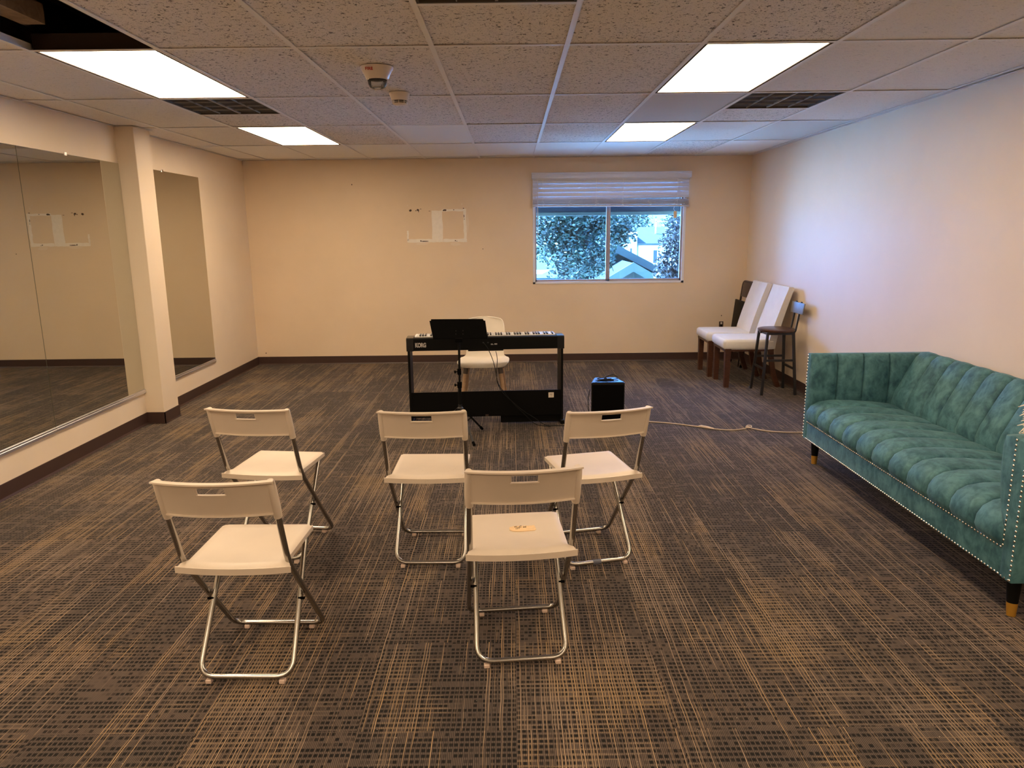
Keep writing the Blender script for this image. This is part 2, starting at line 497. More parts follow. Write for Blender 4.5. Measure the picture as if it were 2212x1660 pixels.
for (x, z) in [(2.468, .53), (-1.81, 2.07), (-2.94, .14)]:
    mark('torn_spot', [(x + .006 * cos(k), z + .008 * sin(k)) for k in range(6)], M['torn'], .002)

# rubber baseboards with a small toe
def baseboard(name, a, b, nrm):
    """a,b floor points; nrm = direction into the room"""
    a = Vector(a); b = Vector(b); nrm = Vector(nrm).normalized()
    bm = bm_new(); prof = [(0, 0), (.011, 0), (.0085, .006), (.005, .013), (.0042, .093), (.003, .0955), (0, .0955)]
    A = [bm.verts.new((a.x + nrm.x * u, a.y + nrm.y * u, z)) for u, z in prof]
    B = [bm.verts.new((b.x + nrm.x * u, b.y + nrm.y * u, z)) for u, z in prof]
    n = len(prof); bm.faces.new(A); bm.faces.new(B[::-1])
    for k in range(n): bm.faces.new((A[k], B[k], B[(k + 1) % n], A[(k + 1) % n]))
    return struct(name, bm, M['base'])
baseboard('baseboard_left', (XL(YN), YN, 0), (XL(CY0), CY0, 0), (1, 0, 0))
baseboard('baseboard_leftfar', (XL(CY1), CY1, 0), (XL(YB), YB, 0), (1, 0, 0))
baseboard('baseboard_right', (XR(YN), YN, 0), (XR(YB), YB, 0), (-1, 0, 0))
baseboard('baseboard_far', (XL(YB), YB, 0), (XR(YB), YB, 0), (0, -1, 0))
bm = bm_new()
for lo, hi in [((XL(CY0), CY0 - .006, 0), (CX + .006, CY0, .0955)), ((CX, CY0 - .006, 0), (CX + .006, CY1 + .006, .0955)), ((XL(CY1), CY1, 0), (CX + .006, CY1 + .006, .0955)),
               ((XL(CY0), CY0 - .011, 0), (CX + .011, CY0, .007)), ((CX, CY0 - .011, 0), (CX + .011, CY1 + .011, .007))]:
    add_box(bm, lo, hi)
struct('baseboard_pillar', bm, M['base'])

# suspended ceiling: columns and rows of the grid
CXS = [-2.735, -2.165, -1.5817, -.967, -.35, .260, .8735, 1.4794, 2.084, 2.688]
RYS = {0: 3.516, 1: 4.738, 2: 5.964, 3: 7.187, 4: 8.41}
RYS.update({-1: 2.294, -2: 1.072, -3: -.15, -4: -1.372, -5: -2.594})
LIGHTS = [(1, 0), (1, 2), (6, 0), (6, 2), (1, -2), (6, -2), (1, -4), (6, -4), (3, -4)]   # (column slot, row); last panel is added to brighten the chair backs
VENTS = [(1, 1), (7, 1), (4, -1)]
HOLE = (1, -1)
xs = [XL(4)] + CXS + [XR(4)]
rk = sorted(RYS)
bm = bm_new()
def tile(x0, x1, y0, y1, mi):
    t = [random.uniform(0, .004) for _ in range(4)]
    e = .0035
    b = [(x0 + e, y0 + e, H + .003 + t[0]), (x1 - e, y0 + e, H + .003 + t[1]), (x1 - e, y1 - e, H + .003 + t[2]), (x0 + e, y1 - e, H + .003 + t[3])]
    V = [bm.verts.new(p) for p in b] + [bm.verts.new((p[0], p[1], p[2] + .016)) for p in b]
    for q in ((0, 3, 2, 1), (4, 5, 6, 7), (0, 1, 5, 4), (1, 2, 6, 5), (2, 3, 7, 6), (3, 0, 4, 7)):
        f = bm.faces.new([V[i] for i in q]); f.material_index = mi
rows = [(rk[i], RYS[rk[i]], RYS[rk[i + 1]]) for i in range(len(rk) - 1)] + [(-6, YN, RYS[-5]), (4, RYS[4], YB)]
for r, y0, y1 in rows:
    for ci in range(len(xs) - 1):
        x0, x1 = xs[ci], xs[ci + 1]
        if ci == 0: x0 = XL(y0) + .001
        if ci == len(xs) - 2: x1 = XR(y0) - .001
        if (ci - 1, r) in [(a, b) for a, b in LIGHTS] : continue
        if (ci - 1, r) == HOLE: continue
        if r == 3 or r == 4: mi = 3 if ci in (2, 3, 4, 5, 6, 7) or ci > 8 else (3 if ci < 4 else 1)
        elif (ci - 1, r) in ((3, 2),): mi = 3
        elif (ci - 1, r) in ((6, 1),): mi = 2
        elif ci >= 8: mi = 1
        elif ci <= 1: mi = 1
        else: mi = 0
        if r == 3 and ci == 8: mi = 0
        if r == 2 and ci == 9: mi = 2
        if (ci - 1, r) in VENTS:
            ym = (y0 + y1) / 2
            if r == 1: tile(x0, x1, ym, y1, 0)
            else: tile(x0, x1, ym, y1, mi)
            continue
        tile(x0, x1, y0, y1, mi)
# LIGHTS/VENTS use slot index = grid column whose left line is CXS[slot]
struct('ceiling', bm, [M['tileA'], M['tileF'], M['tileS'], M['tileW']])
bm = bm_new()
for x in CXS:
    add_box(bm, (x - .012, YN, H - .001), (x + .012, YB, H + .0012)); add_box(bm, (x - .001, YN, H), (x + .001, YB, H + .035))
for r in rk:
    y = RYS[r]
    for a, b in zip(xs, xs[1:]):
        add_box(bm, (a + .012, y - .012, H - .0012), (b - .012, y + .012, H + .0008))
for s, r in VENTS:
    y = (RYS[r] + RYS[r + 1]) / 2; add_box(bm, (CXS[s] + .012, y - .012, H - .0012), (CXS[s + 1] - .012, y + .012, H + .0008))
struct('trim_1', bm, M['grid'])
bm = bm_new()   # wall angle all round
for X, s in ((XL, 1), (XR, -1)):
    a = [(X(YN), YN), (X(YB), YB), (X(YB) + .022 * s, YB), (X(YN) + .022 * s, YN)]
    add_prism(bm, a, H - .0016, H - .0006)
add_box(bm, (XL(YB), YB - .022, H - .0016), (XR(YB), YB, H - .0006))
for lo, hi in [((XL(CY0), CY0 - .02, H - .0016), (CX + .02, CY0, H - .0006)), ((CX, CY0 - .02, H - .0016), (CX + .02, CY1 + .02, H - .0006))]: add_box(bm, lo, hi)
struct('trim_2', bm, M['grid'])
# dark space over the ceiling
bm = bm_new(); add_box(bm, (-3.4, YN - .3, 2.95), (3.1, YB + .2, 3.05)); struct('ceiling_deck', bm, M['deck'])
bm = bm_new()
for k in range(14):
    x = -2.80 + k * .42
    if abs(x + 1.9) < .25: continue
    add_box(bm, (x, YN, 2.72), (x + .045, YB, 2.95))
struct('ceiling_joist', bm, M['joist'])
bm = bm_new(); add_box(bm, (-2.10, 1.2, 2.42), (-2.00, 3.39, 2.50)); struct('trim_3', bm, M['joist'])

# window
win = thing('window_1', '', ''); del win['label']; del win['category']; win['kind'] = 'structure'
bm = bm_new()
y0, y1 = YB - .006, YB + .12
for lo, hi in [((.246, y0, .922), (WX0 + .012, y1, WZ1)), ((WX1 - .012, y0, .922), (2.003, y1, WZ1)), ((.246, y0, .922), (2.003, y1, WZ0 + .012)), ((.246, y0, WZ1 - .01), (2.003, y1, WZ1 + .015))]:
    add_box(bm, lo, hi, .002, 1)
obj('frame', bm, M['frame_w'], win)
bm = bm_new(); ya, yb = YB + .045, YB + .085
ix0, ix1, iz0, iz1 = WX0 + .012, WX1 - .012, WZ0 + .012, WZ1 - .012
for lo, hi in [((ix0, ya, iz0), (1.118, yb, iz0 + .022)), ((ix0, ya, iz1 - .02), (1.118, yb, iz1)), ((ix0, ya, iz0), (ix0 + .016, yb, iz1)), ((1.098, ya, iz0), (1.118, yb, iz1))]:
    add_box(bm, lo, hi, .002, 1)
s1 = obj('sash', bm, M['frame_g'], win)
bm = bm_new(); ya2, yb2 = YB + .02, YB + .055
for lo, hi in [((1.118, ya2, iz0), (ix1, yb2, iz0 + .026)), ((1.118, ya2, iz1 - .02), (ix1, yb2, iz1)), ((1.118, ya2, iz0), (1.142, yb2, iz1)), ((ix1 - .02, ya2, iz0), (ix1, yb2, iz1))]:
    add_box(bm, lo, hi, .002, 1)
s2 = obj('sash', bm, M['frame_g'], win)
bm = bm_new(); add_box(bm, (ix0 + .014, YB + .066, iz0 + .02), (1.1, YB + .069, iz1 - .018)); obj('pane', bm, M['glass'], s1)
bm = bm_new(); add_box(bm, (1.14, YB + .036, iz0 + .024), (ix1 - .018, YB + .039, iz1 - .018)); obj('pane', bm, M['glass'], s2)
bm = bm_new(); add_box(bm, (1.122, YB + .008, 1.06), (1.134, YB + .022, 1.12), .003, 1); obj('latch', bm, M['chrome'], s2)
bm = bm_new(); add_tube(bm, bez([(1.138, YB + .012, 1.16), (1.15, YB + .006, 1.13), (1.17, YB + .006, 1.1), (1.185, YB + .008, 1.06)], 5), .0035, 6); obj('latch_cord', bm, M['cable'], s2)

# ---------------------------------------------------------------- blind
bl = thing('window_blind', 'white slatted blind pulled halfway up above the window', 'window blind', (1.134, YB, 1.80))
def L(p): return (p[0] - 1.134, p[1] - YB, p[2] - 1.80)
def lbox(bm, lo, hi, **k): add_box(bm, L(lo), L(hi), **k)
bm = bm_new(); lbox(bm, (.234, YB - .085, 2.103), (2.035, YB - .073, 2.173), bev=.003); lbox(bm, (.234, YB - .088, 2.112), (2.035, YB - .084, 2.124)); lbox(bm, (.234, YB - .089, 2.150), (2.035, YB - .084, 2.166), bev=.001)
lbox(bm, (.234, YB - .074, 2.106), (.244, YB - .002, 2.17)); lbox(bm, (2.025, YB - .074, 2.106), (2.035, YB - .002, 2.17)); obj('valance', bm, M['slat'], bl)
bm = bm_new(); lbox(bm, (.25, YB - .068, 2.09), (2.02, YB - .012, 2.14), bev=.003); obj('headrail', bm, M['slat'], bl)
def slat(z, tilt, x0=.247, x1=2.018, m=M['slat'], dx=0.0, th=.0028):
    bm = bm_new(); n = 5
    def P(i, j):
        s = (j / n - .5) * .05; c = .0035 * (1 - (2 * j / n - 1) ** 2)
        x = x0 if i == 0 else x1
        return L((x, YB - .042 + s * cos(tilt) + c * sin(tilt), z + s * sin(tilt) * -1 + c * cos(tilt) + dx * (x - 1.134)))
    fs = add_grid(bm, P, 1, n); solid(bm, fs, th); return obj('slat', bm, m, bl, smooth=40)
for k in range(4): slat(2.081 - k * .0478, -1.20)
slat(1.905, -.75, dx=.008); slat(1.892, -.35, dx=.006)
for k in range(10): slat(1.876 - k * .0062, random.uniform(-.04, .04), dx=-.006 - .001 * random.random(), m=M['slatstack'])
bm = bm_new(); lbox(bm, (.243, YB - .068, 1.793), (2.022, YB - .014, 1.811), bev=.003)
for v in bm.verts: v.co.z += -.008 * v.co.x
obj('bottom_rail', bm, M['slatstack'], bl)
for x in (.36, .965, 1.27, 1.885):
    bm = bm_new(); add_tube(bm, [L((x, YB - .0695, 2.10)), L((x, YB - .0695, 1.81))], .0016, 6); add_tube(bm, [L((x, YB - .0145, 2.10)), L((x, YB - .0145, 1.81))], .0016, 6)
    obj('ladder_cord', bm, M['string'], bl)
for x in (.365, .66, .97, 1.27, 1.57, 1.87):
    bm = bm_new()
    pts = [L((x + random.uniform(-.03, .03), YB - .071, 1.865 - k * .012)) for k in range(6)]
    add_tube(bm, bez(pts, 4), .0016, 5); obj('loose_cord', bm, M['string'], bl)
bm = bm_new(); add_tube(bm, [L((.30, YB - .078, 2.09)), L((.303, YB - .078, 1.46))], .0045, 8); obj('tilt_wand', bm, M['slatstack'], bl)
bm = bm_new(); add_tube(bm, bez([L((1.86, YB - .06, 1.80)), L((1.85, YB - .055, 1.76)), L((1.867, YB - .055, 1.735))], 4), .0015, 5); obj('lift_cord', bm, M['string'], bl)
bm = bm_new(); lbox(bm, (1.851, YB - .062, 1.66), (1.885, YB - .05, 1.735), bev=.003); obj('cord_tag', bm, M['tape'], bl)

# ---------------------------------------------------------------- ceiling things
def light(slot, r, label, group):
    x0, x1, ya, yb = CXS[slot] + .013, CXS[slot + 1] - .013, RYS[r] + .013, RYS[r + 1] - .013
    t = thing('ceiling_light', label, 'ceiling light', ((x0 + x1) / 2, (ya + yb) / 2, H), 0, group)
    w, d = (x1 - x0) / 2, (yb - ya) / 2
    bm = bm_new()
    for lo, hi in [((-w, -d, .0), (-w + .012, d, .06)), ((w - .012, -d, .0), (w, d, .06)), ((-w + .012, -d, .0), (w - .012, -d + .012, .06)), ((-w + .012, d - .012, .0), (w - .012, d, .06))]: add_box(bm, lo, hi)
    add_box(bm, (-w, -d, .06), (w, d, .075)); obj('housing', bm, M['deck'], t, smooth=0)
    bm = bm_new(); add_box(bm, (-w + .012, -d + .012, .004), (w - .012, d - .012, .008)); obj('diffuser', bm, M['lamp_b' if r == -4 else 'lamp_n' if r == -2 else 'lamp' if slot < 3 else 'lamp_f' if slot == 3 else 'lamp_r'], t, smooth=0)
names = {(1, 0): 'lit ceiling panel on the left, beside the open dark hole', (1, 2): 'small far lit ceiling panel on the left, nearest the far wall',
         (6, 0): 'large lit ceiling panel on the right, nearest the camera', (6, 2): 'far lit ceiling panel on the right, above the window wall',
         (1, -2): 'lit ceiling panel overhead on the left, before the open hole', (6, -2): 'lit ceiling panel overhead on the right, above the near sofa end',
         (3, -4): 'lit ceiling panel added in the middle behind the camera, out of view', (1, -4): 'lit ceiling panel on the left behind the camera', (6, -4): 'lit ceiling panel on the right behind the camera'}
for s, r in LIGHTS: light(s, r, names[(s, r)], 'recessed ceiling light panels')

def vent(slot, r, label, dark):
    x0, x1 = CXS[slot] + .013, CXS[slot + 1] - .013; ya = RYS[r] + .013; yb = (RYS[r] + RYS[r + 1]) / 2 - .013
    t = thing('return_air_grille', label, 'air vent', ((x0 + x1) / 2, (ya + yb) / 2, H), 0, 'return air grilles')
    w, d = (x1 - x0) / 2, (yb - ya) / 2
    bm = bm_new(); add_box(bm, (-w, -d, .05), (w, d, .055)); obj('backing', bm, M['ventd'], t, smooth=0)
    bm = bm_new()
    nx = 64
    for k in range(nx + 1):
        x = -w + 2 * w * k / nx; add_box(bm, (x - .0011, -d, .010), (x + .0011, d, .020))
    for k in range(46):
        y = -d + 2 * d * k / 45; add_box(bm, (-w, y - .0011, .010), (w, y + .0011, .018))
    obj('mesh_core', bm, M['vent'], t, smooth=0)
    for k in (-1, 0, 1):
        bm = bm_new(); q = .006 if k == 0 else .002
        add_box(bm, (k * w * .5 - q, -d, .002), (k * w * .5 + q, d, .012)); obj('bar', bm, M['ventbar'], t, smooth=0)
    for k in (-1, 0, 1):
        bm = bm_new(); q = .003 if k == 0 else .0015
        add_box(bm, (-w, k * d * .5 - q, .003), (w, k * d * .5 + q, .011)); obj('crossbar', bm, M['ventbar'], t, smooth=0)
    bm = bm_new()
    for lo, hi in [((-w, -d, 0), (-w + .01, d, .05)), ((w - .01, -d, 0), (w, d, .05)), ((-w, -d, 0), (w, -d + .01, .05)), ((-w, d - .01, 0), (w, d, .05))]: add_box(bm, lo, hi)
    obj('frame', bm, M['vent'], t, smooth=0)
vent(1, 1, 'dark square air grille beside the left ceiling light panels', 1)
vent(7, 1, 'dark square air grille between the right lights and right wall', 1)
vent(4, -1, 'dark air grille at the top edge between two ceiling tiles', 1)

t = thing('ceiling_strobe', 'white ceiling fire strobe with clear lens and red lettering', 'fire alarm', (-.672, 3.93, H))
bm = bm_new(); add_lathe(bm, [(.050, -.060), (.056, -.056), (.066, -.034), (.080, -.012), (.084, 0)], 32); obj('base', bm, M['alarm'], t)
bm = bm_new(); add_lathe(bm, [(0, -.104), (.024, -.103), (.039, -.096), (.047, -.082), (.050, -.0605)], 28); obj('lens', bm, M['lens'], t)
bm = bm_new(); add_box(bm, (-.030, -.014, -.094), (.030, .014, -.060), .003, 1); obj('flash_tube', bm, M['chrome'], t)
bm = bm_new(); add_lathe(bm, [(.049, -.064), (.049, -.0595)], 24); obj('lens_seat', bm, M['ventd'], t)
bm = text_bm('FIRE', .021, .0006, .0006)
Mx = Matrix.Translation((-.045, -.0755, -.026)) @ Matrix.Rotation(rad(12), 4, 'Z') @ Matrix.Rotation(-rad(10), 4, 'Z') @ Matrix.Rotation(rad(128), 4, 'X')
for v in bm.verts: v.co = Mx @ v.co
obj('lettering', bm, M['red_print'], t, smooth=0)
t = thing('smoke_detector', 'small round smoke detector behind the fire strobe', 'smoke detector', (-.661, 4.62, H))
bm = bm_new(); add_lathe(bm, [(.046, -.045), (.050, -.042), (.054, -.026), (.061, -.008), (.062, 0)], 32); obj('base', bm, M['alarm'], t)
bm = bm_new(); add_lathe(bm, [(.036, -.060), (.038, -.045)], 28); obj('sensor_core', bm, M['ventd'], t)
bm = bm_new(); add_lathe(bm, [(0, -.071), (.028, -.070), (.042, -.064), (.045, -.0595)], 28)
add_lathe(bm, [(.040, -.0535), (.047, -.054), (.047, -.0515), (.040, -.051)], 28)
for k in range(8):
    a = k * pi / 4; add_box(bm, (-.0015, .040, -.061), (.0015, .046, -.044), M=Matrix.Rotation(a, 4, 'Z'))
obj('cover', bm, M['alarm'], t)

# ---------------------------------------------------------------- mirrors on the left wall
def mirror(y0, y1, label, clips):
    x = XL((y0 + y1) / 2)
    t = thing('wall_mirror', label, 'mirror', (x, y0, .28), rad(.166))
    w = y1 - y0; h = 1.793
    bm = bm_new(); add_box(bm, (.002, .001, 0), (.007, w - .001, h)); 
    for f in bm.faces: f.material_index = 0 if f.calc_center_median().x > .006 else 1
    obj('glass', bm, [M['mirror'], M['edge']], t, smooth=0)
    bm = bm_new(); add_box(bm, (.001, .0, -.020), (.016, w, -.001), .002, 1); add_box(bm, (.0085, .0, -.002), (.014, w, .012), .001, 1); obj('bottom_channel', bm, M['chan'], t)
    for c in clips:
        bm = bm_new(); add_box(bm, (.001, c - y0 - .014, h - .012), (.012, c - y0 + .014, h + .014), .003, 1); obj('clip', bm, M['chrome'], t)
M['chan'] = mat_metal('brushed_channel', (.74, .74, .80), .38)
M['edge'] = plain('mirror_edge_green', (.10, .10, .07), .3)
mirror(4.647, 5.842, 'large wall mirror panel directly in front of the pillar', [5.155])
mirror(3.445, 4.643, 'large wall mirror panel cut by the left picture edge', [3.95])
mirror(6.13, 7.312, 'narrow-looking wall mirror beyond the pillar, near the far corner', [6.563])

t = thing('wall_outlet', 'dark uncovered wall outlet low on the far wall by the chairs', 'outlet', (2.468, YB, .425))
bm = bm_new(); add_box(bm, (-.025, -.006, -.036), (.025, 0, .036), .002, 1); obj('plate', bm, M['outlet'], t)
for z in (-.017, .017):
    bm = bm_new(); add_lathe(bm, [(.012, 0), (.012, .004)], 14, M=Matrix.Translation((0, -.005, z)) @ Matrix.Rotation(pi / 2, 4, 'X')); obj('socket', bm, M['alarm'] if z > 0 else M['blackm'], t)

# ---------------------------------------------------------------- white folding chairs
def make_folding_chair(label, cat, group):
    t = thing('folding_chair', label, cat, (0, 0, 0), 0, group)
    R = .0102
    # long hoop: back uprights running down and forward to the front foot bar
    hw = .1785
    pts = [(-hw, -.083, .762), (-hw, -.044, .64), (-hw + .001, .022, .445), (-hw, .372, .022), (hw, .372, .022), (hw - .001, .022, .445), (hw, -.044, .64), (hw, -.083, .762)]
    P = [Vector(pts[0])] + fillet(pts[1:4], .04, 4)[:-1]
    P = fillet(pts, .05, 6)
    bm = bm_new(); add_tube(bm, P, R, 12); obj('back_frame', bm, M['steel'], t, smooth=60)
    # inner hoop: from under the seat front down to the rear foot bar
    w2 = .1545
    pts = [(-w2 + .004, .305, .421), (-w2 - .008, .012, .022), (w2 + .008, .012, .022), (w2 - .004, .305, .421)]
    bm = bm_new(); add_tube(bm, fillet(pts, .06, 7), R, 12)
    add_tube(bm, [(-w2, .305, .421), (w2, .305, .421)], .006, 8); obj('leg_frame', bm, M['steel2'], t, smooth=60)
    # pivots
    for s in (-1, 1):
        bm = bm_new(); add_tube(bm, [(s * .153, .163, .238), (s * .176, .163, .238)], .005, 10); obj('pivot', bm, M['blackm'], t)
        for y in (.012, .372):
            bm = bm_new(); add_box(bm, (s * .128 - .010, y - .011, 0), (s * .128 + .010, y + .011, .0145), .002, 1); obj('foot_pad', bm, M['pink'], t)
    # seat
    bm = bm_new(); nu, nv = 26, 18
    def SP(i, j):
        s = 2 * i / nu - 1; v = j / nv
        yr = -.006 - .020 * (1 - s * s); yf = .345
        y = yr + (yf - yr) * v
        w = .1655 + .006 * v
        if y < .032: w = .1655 + .028 * (1 - max(0, (y + .006)) / .038) ** .6 if y > -.006 else .1935
        if v > .93: w -= .022 * (1 - sqrt(max(0, 1 - ((v - .93) / .07) ** 2)))
        z = .4515 - .006 * (1 - s * s) * (1 - (2 * v - 1) ** 2)
        es = max(0, (abs(s) - .93) / .07); ev = max(0, (v - .95) / .05, (.06 - v) / .06)
        z -= .006 * es * es + .010 * ev * ev
        return (s * w, y, z)
    fs = add_grid(bm, SP, nu, nv); solid(bm, fs, .010)
    lipf = [(.1935 * (2 * k / 20 - 1), -.006 - .0195 * (1 - (2 * k / 20 - 1) ** 2), .432) for k in range(21)]
    add_tube(bm, lipf, .5, flat=(.006, .022)); 
    add_tube(bm, [(-.155, .341, .436), (.155, .341, .436)], .5, flat=(.006, .018))
    for s in (-1, 1): add_tube(bm, [(s * .164, .03, .436), (s * .168, .335, .436)], .5, flat=(.005, .018))
    seat = obj('seat', bm, M['plastic'], t, smooth=50)
    # backrest
    bm = bm_new(); hb = .190
    def ty(z): return -.044 - (z - .64) / .122 * .039
    def by(x): return -.031 * (1 - (x / hb) ** 2)
    nx, nz = 40, 10
    zs = [.650, .665, .69, .71, .7295, .738, .750, .758, .764, .768, .772]
    xs_ = [-hb + 2 * hb * i / nx for i in range(nx + 1)]
    def BP(i, j):
        x = xs_[i]; z = zs[j] - (.006 * (abs(x) / hb) ** 6 if j < 2 else 0)
        return (x, ty(z) + by(x) - .002, z)
    hole = lambda i, j: abs((xs_[i] + xs_[i + 1]) / 2) < .047 and 4 <= j <= 6
    fs = add_grid(bm, BP, nx, nz, hole); solid(bm, fs, .005)
    rim = [(x, ty(.7705) + by(x) - .009, .7705) for x in xs_]
    add_tube(bm, rim, .5, flat=(.022, .0055))
    rim = [(x, ty(.652) + by(x) - .006, .651 - .002 * (abs(x) / hb) ** 6) for x in xs_[2:-2]]
    add_tube(bm, rim, .5, flat=(.012, .005))
    # rim of the hand slot
    a = [(x, ty(.7295) + by(x) - .005, .7295) for x in [-.047 + .094 * k / 8 for k in range(9)]]
    add_tube(bm, a, .5, flat=(.010, .004))
    for s in (-1, 1):
        a = [(s * .0485, ty(z) + by(.0485) - .005, z) for z in (.729, .74, .758)]
        add_tube(bm, a, .5, flat=(.004, .010))
    for s in (-1, 1):   # sleeves over the uprights
        a = [Vector((s * .1785, ty(z), z)) for z in (.632, .66, .70, .74, .766, .7715)]
        add_tube(bm, a, [.0135, .0150, .0152, .0148, .0135, .010], 14)
    obj('backrest', bm, M['plastic'], t, smooth=50)
    return t
G = 'white folding chairs facing the piano'
chA = make_folding_chair('white folding chair at bottom left, nearest the camera on the mirror side', 'folding chair', G)
chA.location = (-.938, 2.250, 0); chA.rotation_euler.z = rad(-1.0)
chB = dup(chA, (-1.160, 3.200, 0), rad(-6.6), 'leftmost far white folding chair, beyond the bottom-left chair, nearest the pillar')
chC = dup(chA, (-.392, 3.127, 0), rad(-.8), 'white folding chair with dark specks on its seat, before the music stand')
chD = dup(chA, (.392, 3.118, 0), rad(13.3), 'white folding chair turned slightly left, in front of the black loudspeaker')
chE = dup(chA, (.024, 2.338, 0), rad(5.1), 'white folding chair with a tan taped SFX label on its seat')
for c in chC.children:
    if c.name.startswith('seat'):
        c.data = c.data.copy(); c.data.materials[0] = M['plastic_d']
# taped label with handwriting on chair E
bm = bm_new()
out = [(-.048, .200), (-.030, .209), (.0, .2085), (.022, .2075), (.0475, .2095), (.046, .198), (.049, .192), (.0465, .183), (.049, .172), (.043, .163), (.02, .1605), (-.012, .160), (-.028, .162), (-.040, .166), (-.049, .176)]
add_prism(bm, out, .4460, .4483); lab = obj('tape_label', bm, M['tape'], chE, smooth=0); lab['label'] = 'torn tan tape with SFX handwriting'
bm = bm_new(); z = .4487
S_ = [(-.018, .203), (-.025, .2035), (-.029, .199), (-.022, .193), (-.016, .188), (-.019, .182), (-.027, .182)]
F1 = [(-.002, .207), (-.008, .2055), (-.011, .198), (-.012, .182)]
F2 = [(-.016, .194), (-.010, .194), (-.003, .1955)]
X1 = [(.003, .2005), (.008, .195), (.014, .189)]; X2 = [(.015, .2015), (.009, .195), (.002, .189)]
for st in (S_, F1, F2, X1, X2):
    add_tube(bm, bez([(x, y, z) for x, y in st], 4), .0009, 5)
obj('handwriting', bm, M['ink'], lab)
lab.location.x = .022
bm = bm_new(); add_lathe(bm, [(.004, .4415), (.004, .4436)], 12, c=(.152, .325, 0)); obj('chip', bm, M['ink'], chE)
bm = bm_new(); add_tube(bm, [(-.03, .012, .022), (.008, .012, .022)], .0122, 12); c = obj('tape_wrap', bm, plain('dull_blue_tape', (.12, .13, .18), .6), chD); c['label'] = 'dull blue tape around foot bar'

# ---------------------------------------------------------------- piano, its stand
KR = math.atan2(.07, 1.25)
kc = Vector((-.2115, 5.668, 0))     # middle of the back face
st = thing('piano_stand', 'black wooden stand with low back panel under the digital piano', 'piano stand', kc, KR)
W2 = .617
for s in (-1, 1):
    bm = bm_new(); add_box(bm, (s * (W2 - .011) - .009, .012, .03), (s * (W2 - .011) + .009, .262, .6125), .002, 1); obj('side_panel', bm, M['panel_side'] if False else M['black'], st)
    bm = bm_new(); add_box(bm, (s * (W2 - .011) - .016, -.02, .0), (s * (W2 - .011) + .016, .36, .032), .004, 1); obj('foot', bm, M['black'], st)
bm = bm_new(); add_box(bm, (-W2 + .021, .016, .070), (W2 - .021, .032, .276), .0015, 1); bp = obj('back_panel', bm, M['panelm'], st)
bm = bm_new(); add_box(bm, (.112, .034, .012), (W2 - .021, .052, .2), .0015, 1); obj('lower_panel', bm, M['panelm'], st)
bm = bm_new(); add_box(bm, (.497, .0150, .214), (.540, .0162, .256)); s_ = obj('sticker', bm, M['sticker'], st, smooth=0); s_['label'] = 'small white sticker on back panel'
bm = bm_new(); add_box(bm, (.506, .0143, .241), (.532, .0150, .2435)); add_box(bm, (.511, .0143, .236), (.528, .0150, .2380)); add_box(bm, (.513, .0143, .225), (.530, .0150, .227)); obj('sticker_print', bm, M['ink'], s_, smooth=0)
bm = bm_new(); add_box(bm, (-.012, .010, .072), (.012, .016, .086)); obj('bracket', bm, M['bronze'], st)

kb = thing('digital_piano', 'black digital piano lettered KORG resting on its stand', 'digital piano', (kc.x, kc.y, .6135), KR)
bm = bm_new()
prof = [(0, .004), (0, .094), (.008, .101), (.085, .098), (.10, .088), (.105, .070), (.285, .062), (.292, .05), (.292, .004), (.26, 0), (.012, 0)]
add_prism(bm, prof, -W2 + .012, W2 - .012, 'x'); obj('body', bm, M['black'], kb, smooth=30)
for s in (-1, 1):
    bm = bm_new(); pr = [(-.004, .0005), (-.004, .094), (.008, .1035), (.10, .1035), (.19, .099), (.287, .083), (.296, .07), (.296, .0005)]
    x = s * (W2 - .006); add_prism(bm, pr, x - .022, x + .010 if s > 0 else x + .022, 'x') if False else add_prism(bm, pr, min(x - s * .045, x + s * .01), max(x - s * .045, x + s * .01), 'x')
    obj('end_block', bm, M['blackgloss'], kb, smooth=30)
nw = 52; k0 = -W2 + .055; kw = (2 * W2 - .11) / nw
blacks = []
for i in range(nw):
    bm = bm_new(); add_box(bm, (k0 + i * kw + .0006, .104, .068), (k0 + (i + 1) * kw - .0006, .255, .1035), .001, 1)
    obj('white_key', bm, M['white_key'], kb, smooth=0)
    # seen from the back the bass is on the right
    note = 'CDEFGAB'[(4 - i) % 7 - 0] if False else None
for i in range(nw - 1):
    j = (nw - 1) - 1 - i          # gap index counted from the bass end
    if (j % 7) in (0, 2, 3, 5, 6):
        bm = bm_new(); x = k0 + (i + 1) * kw; add_box(bm, (x - .0055, .105, .09), (x + .0055, .198, .1145), .002, 1); obj('black_key', bm, M['black_key'], kb, smooth=0)
bm = text_bm('KORG', .034, .0008, .0016, space=.98)
xs0 = [v.co.x for v in bm.verts]; wd = max(xs0) - min(xs0)
Mx = Matrix.Translation((-.553, -.0012, .0325)) @ Matrix.Rotation(pi / 2, 4, 'X') @ Matrix.Diagonal((.085 / wd, 1.36, 1, 1))
for v in bm.verts: v.co = Mx @ v.co
c = obj('lettering', bm, M['grey_print'], kb, smooth=0); c['label'] = 'grey KORG lettering'
bm = bm_new()
for a in [(.040, .046, .055, .0495), (.068, .047, .090, .051), (.068, .0415, .090, .0455), (.040, .0405, .062, .0435)]:
    add_box(bm, (a[0], -.0012, a[1]), (a[2], 0, a[3]))
obj('jack_print', bm, M['grey_print'], kb, smooth=0)
for x in (-.02, .018):
    bm = bm_new(); add_lathe(bm, [(.006, 0), (.006, .003)], 12, M=Matrix.Translation((x, 0, .058)) @ Matrix.Rotation(pi / 2, 4, 'X')); obj('jack', bm, M['gunmetal'], kb)
bm = bm_new(); add_box(bm, (-.14, .03, -.0125), (.14, .16, .001), .003, 1); obj('underside_box', bm, M['black'], kb)

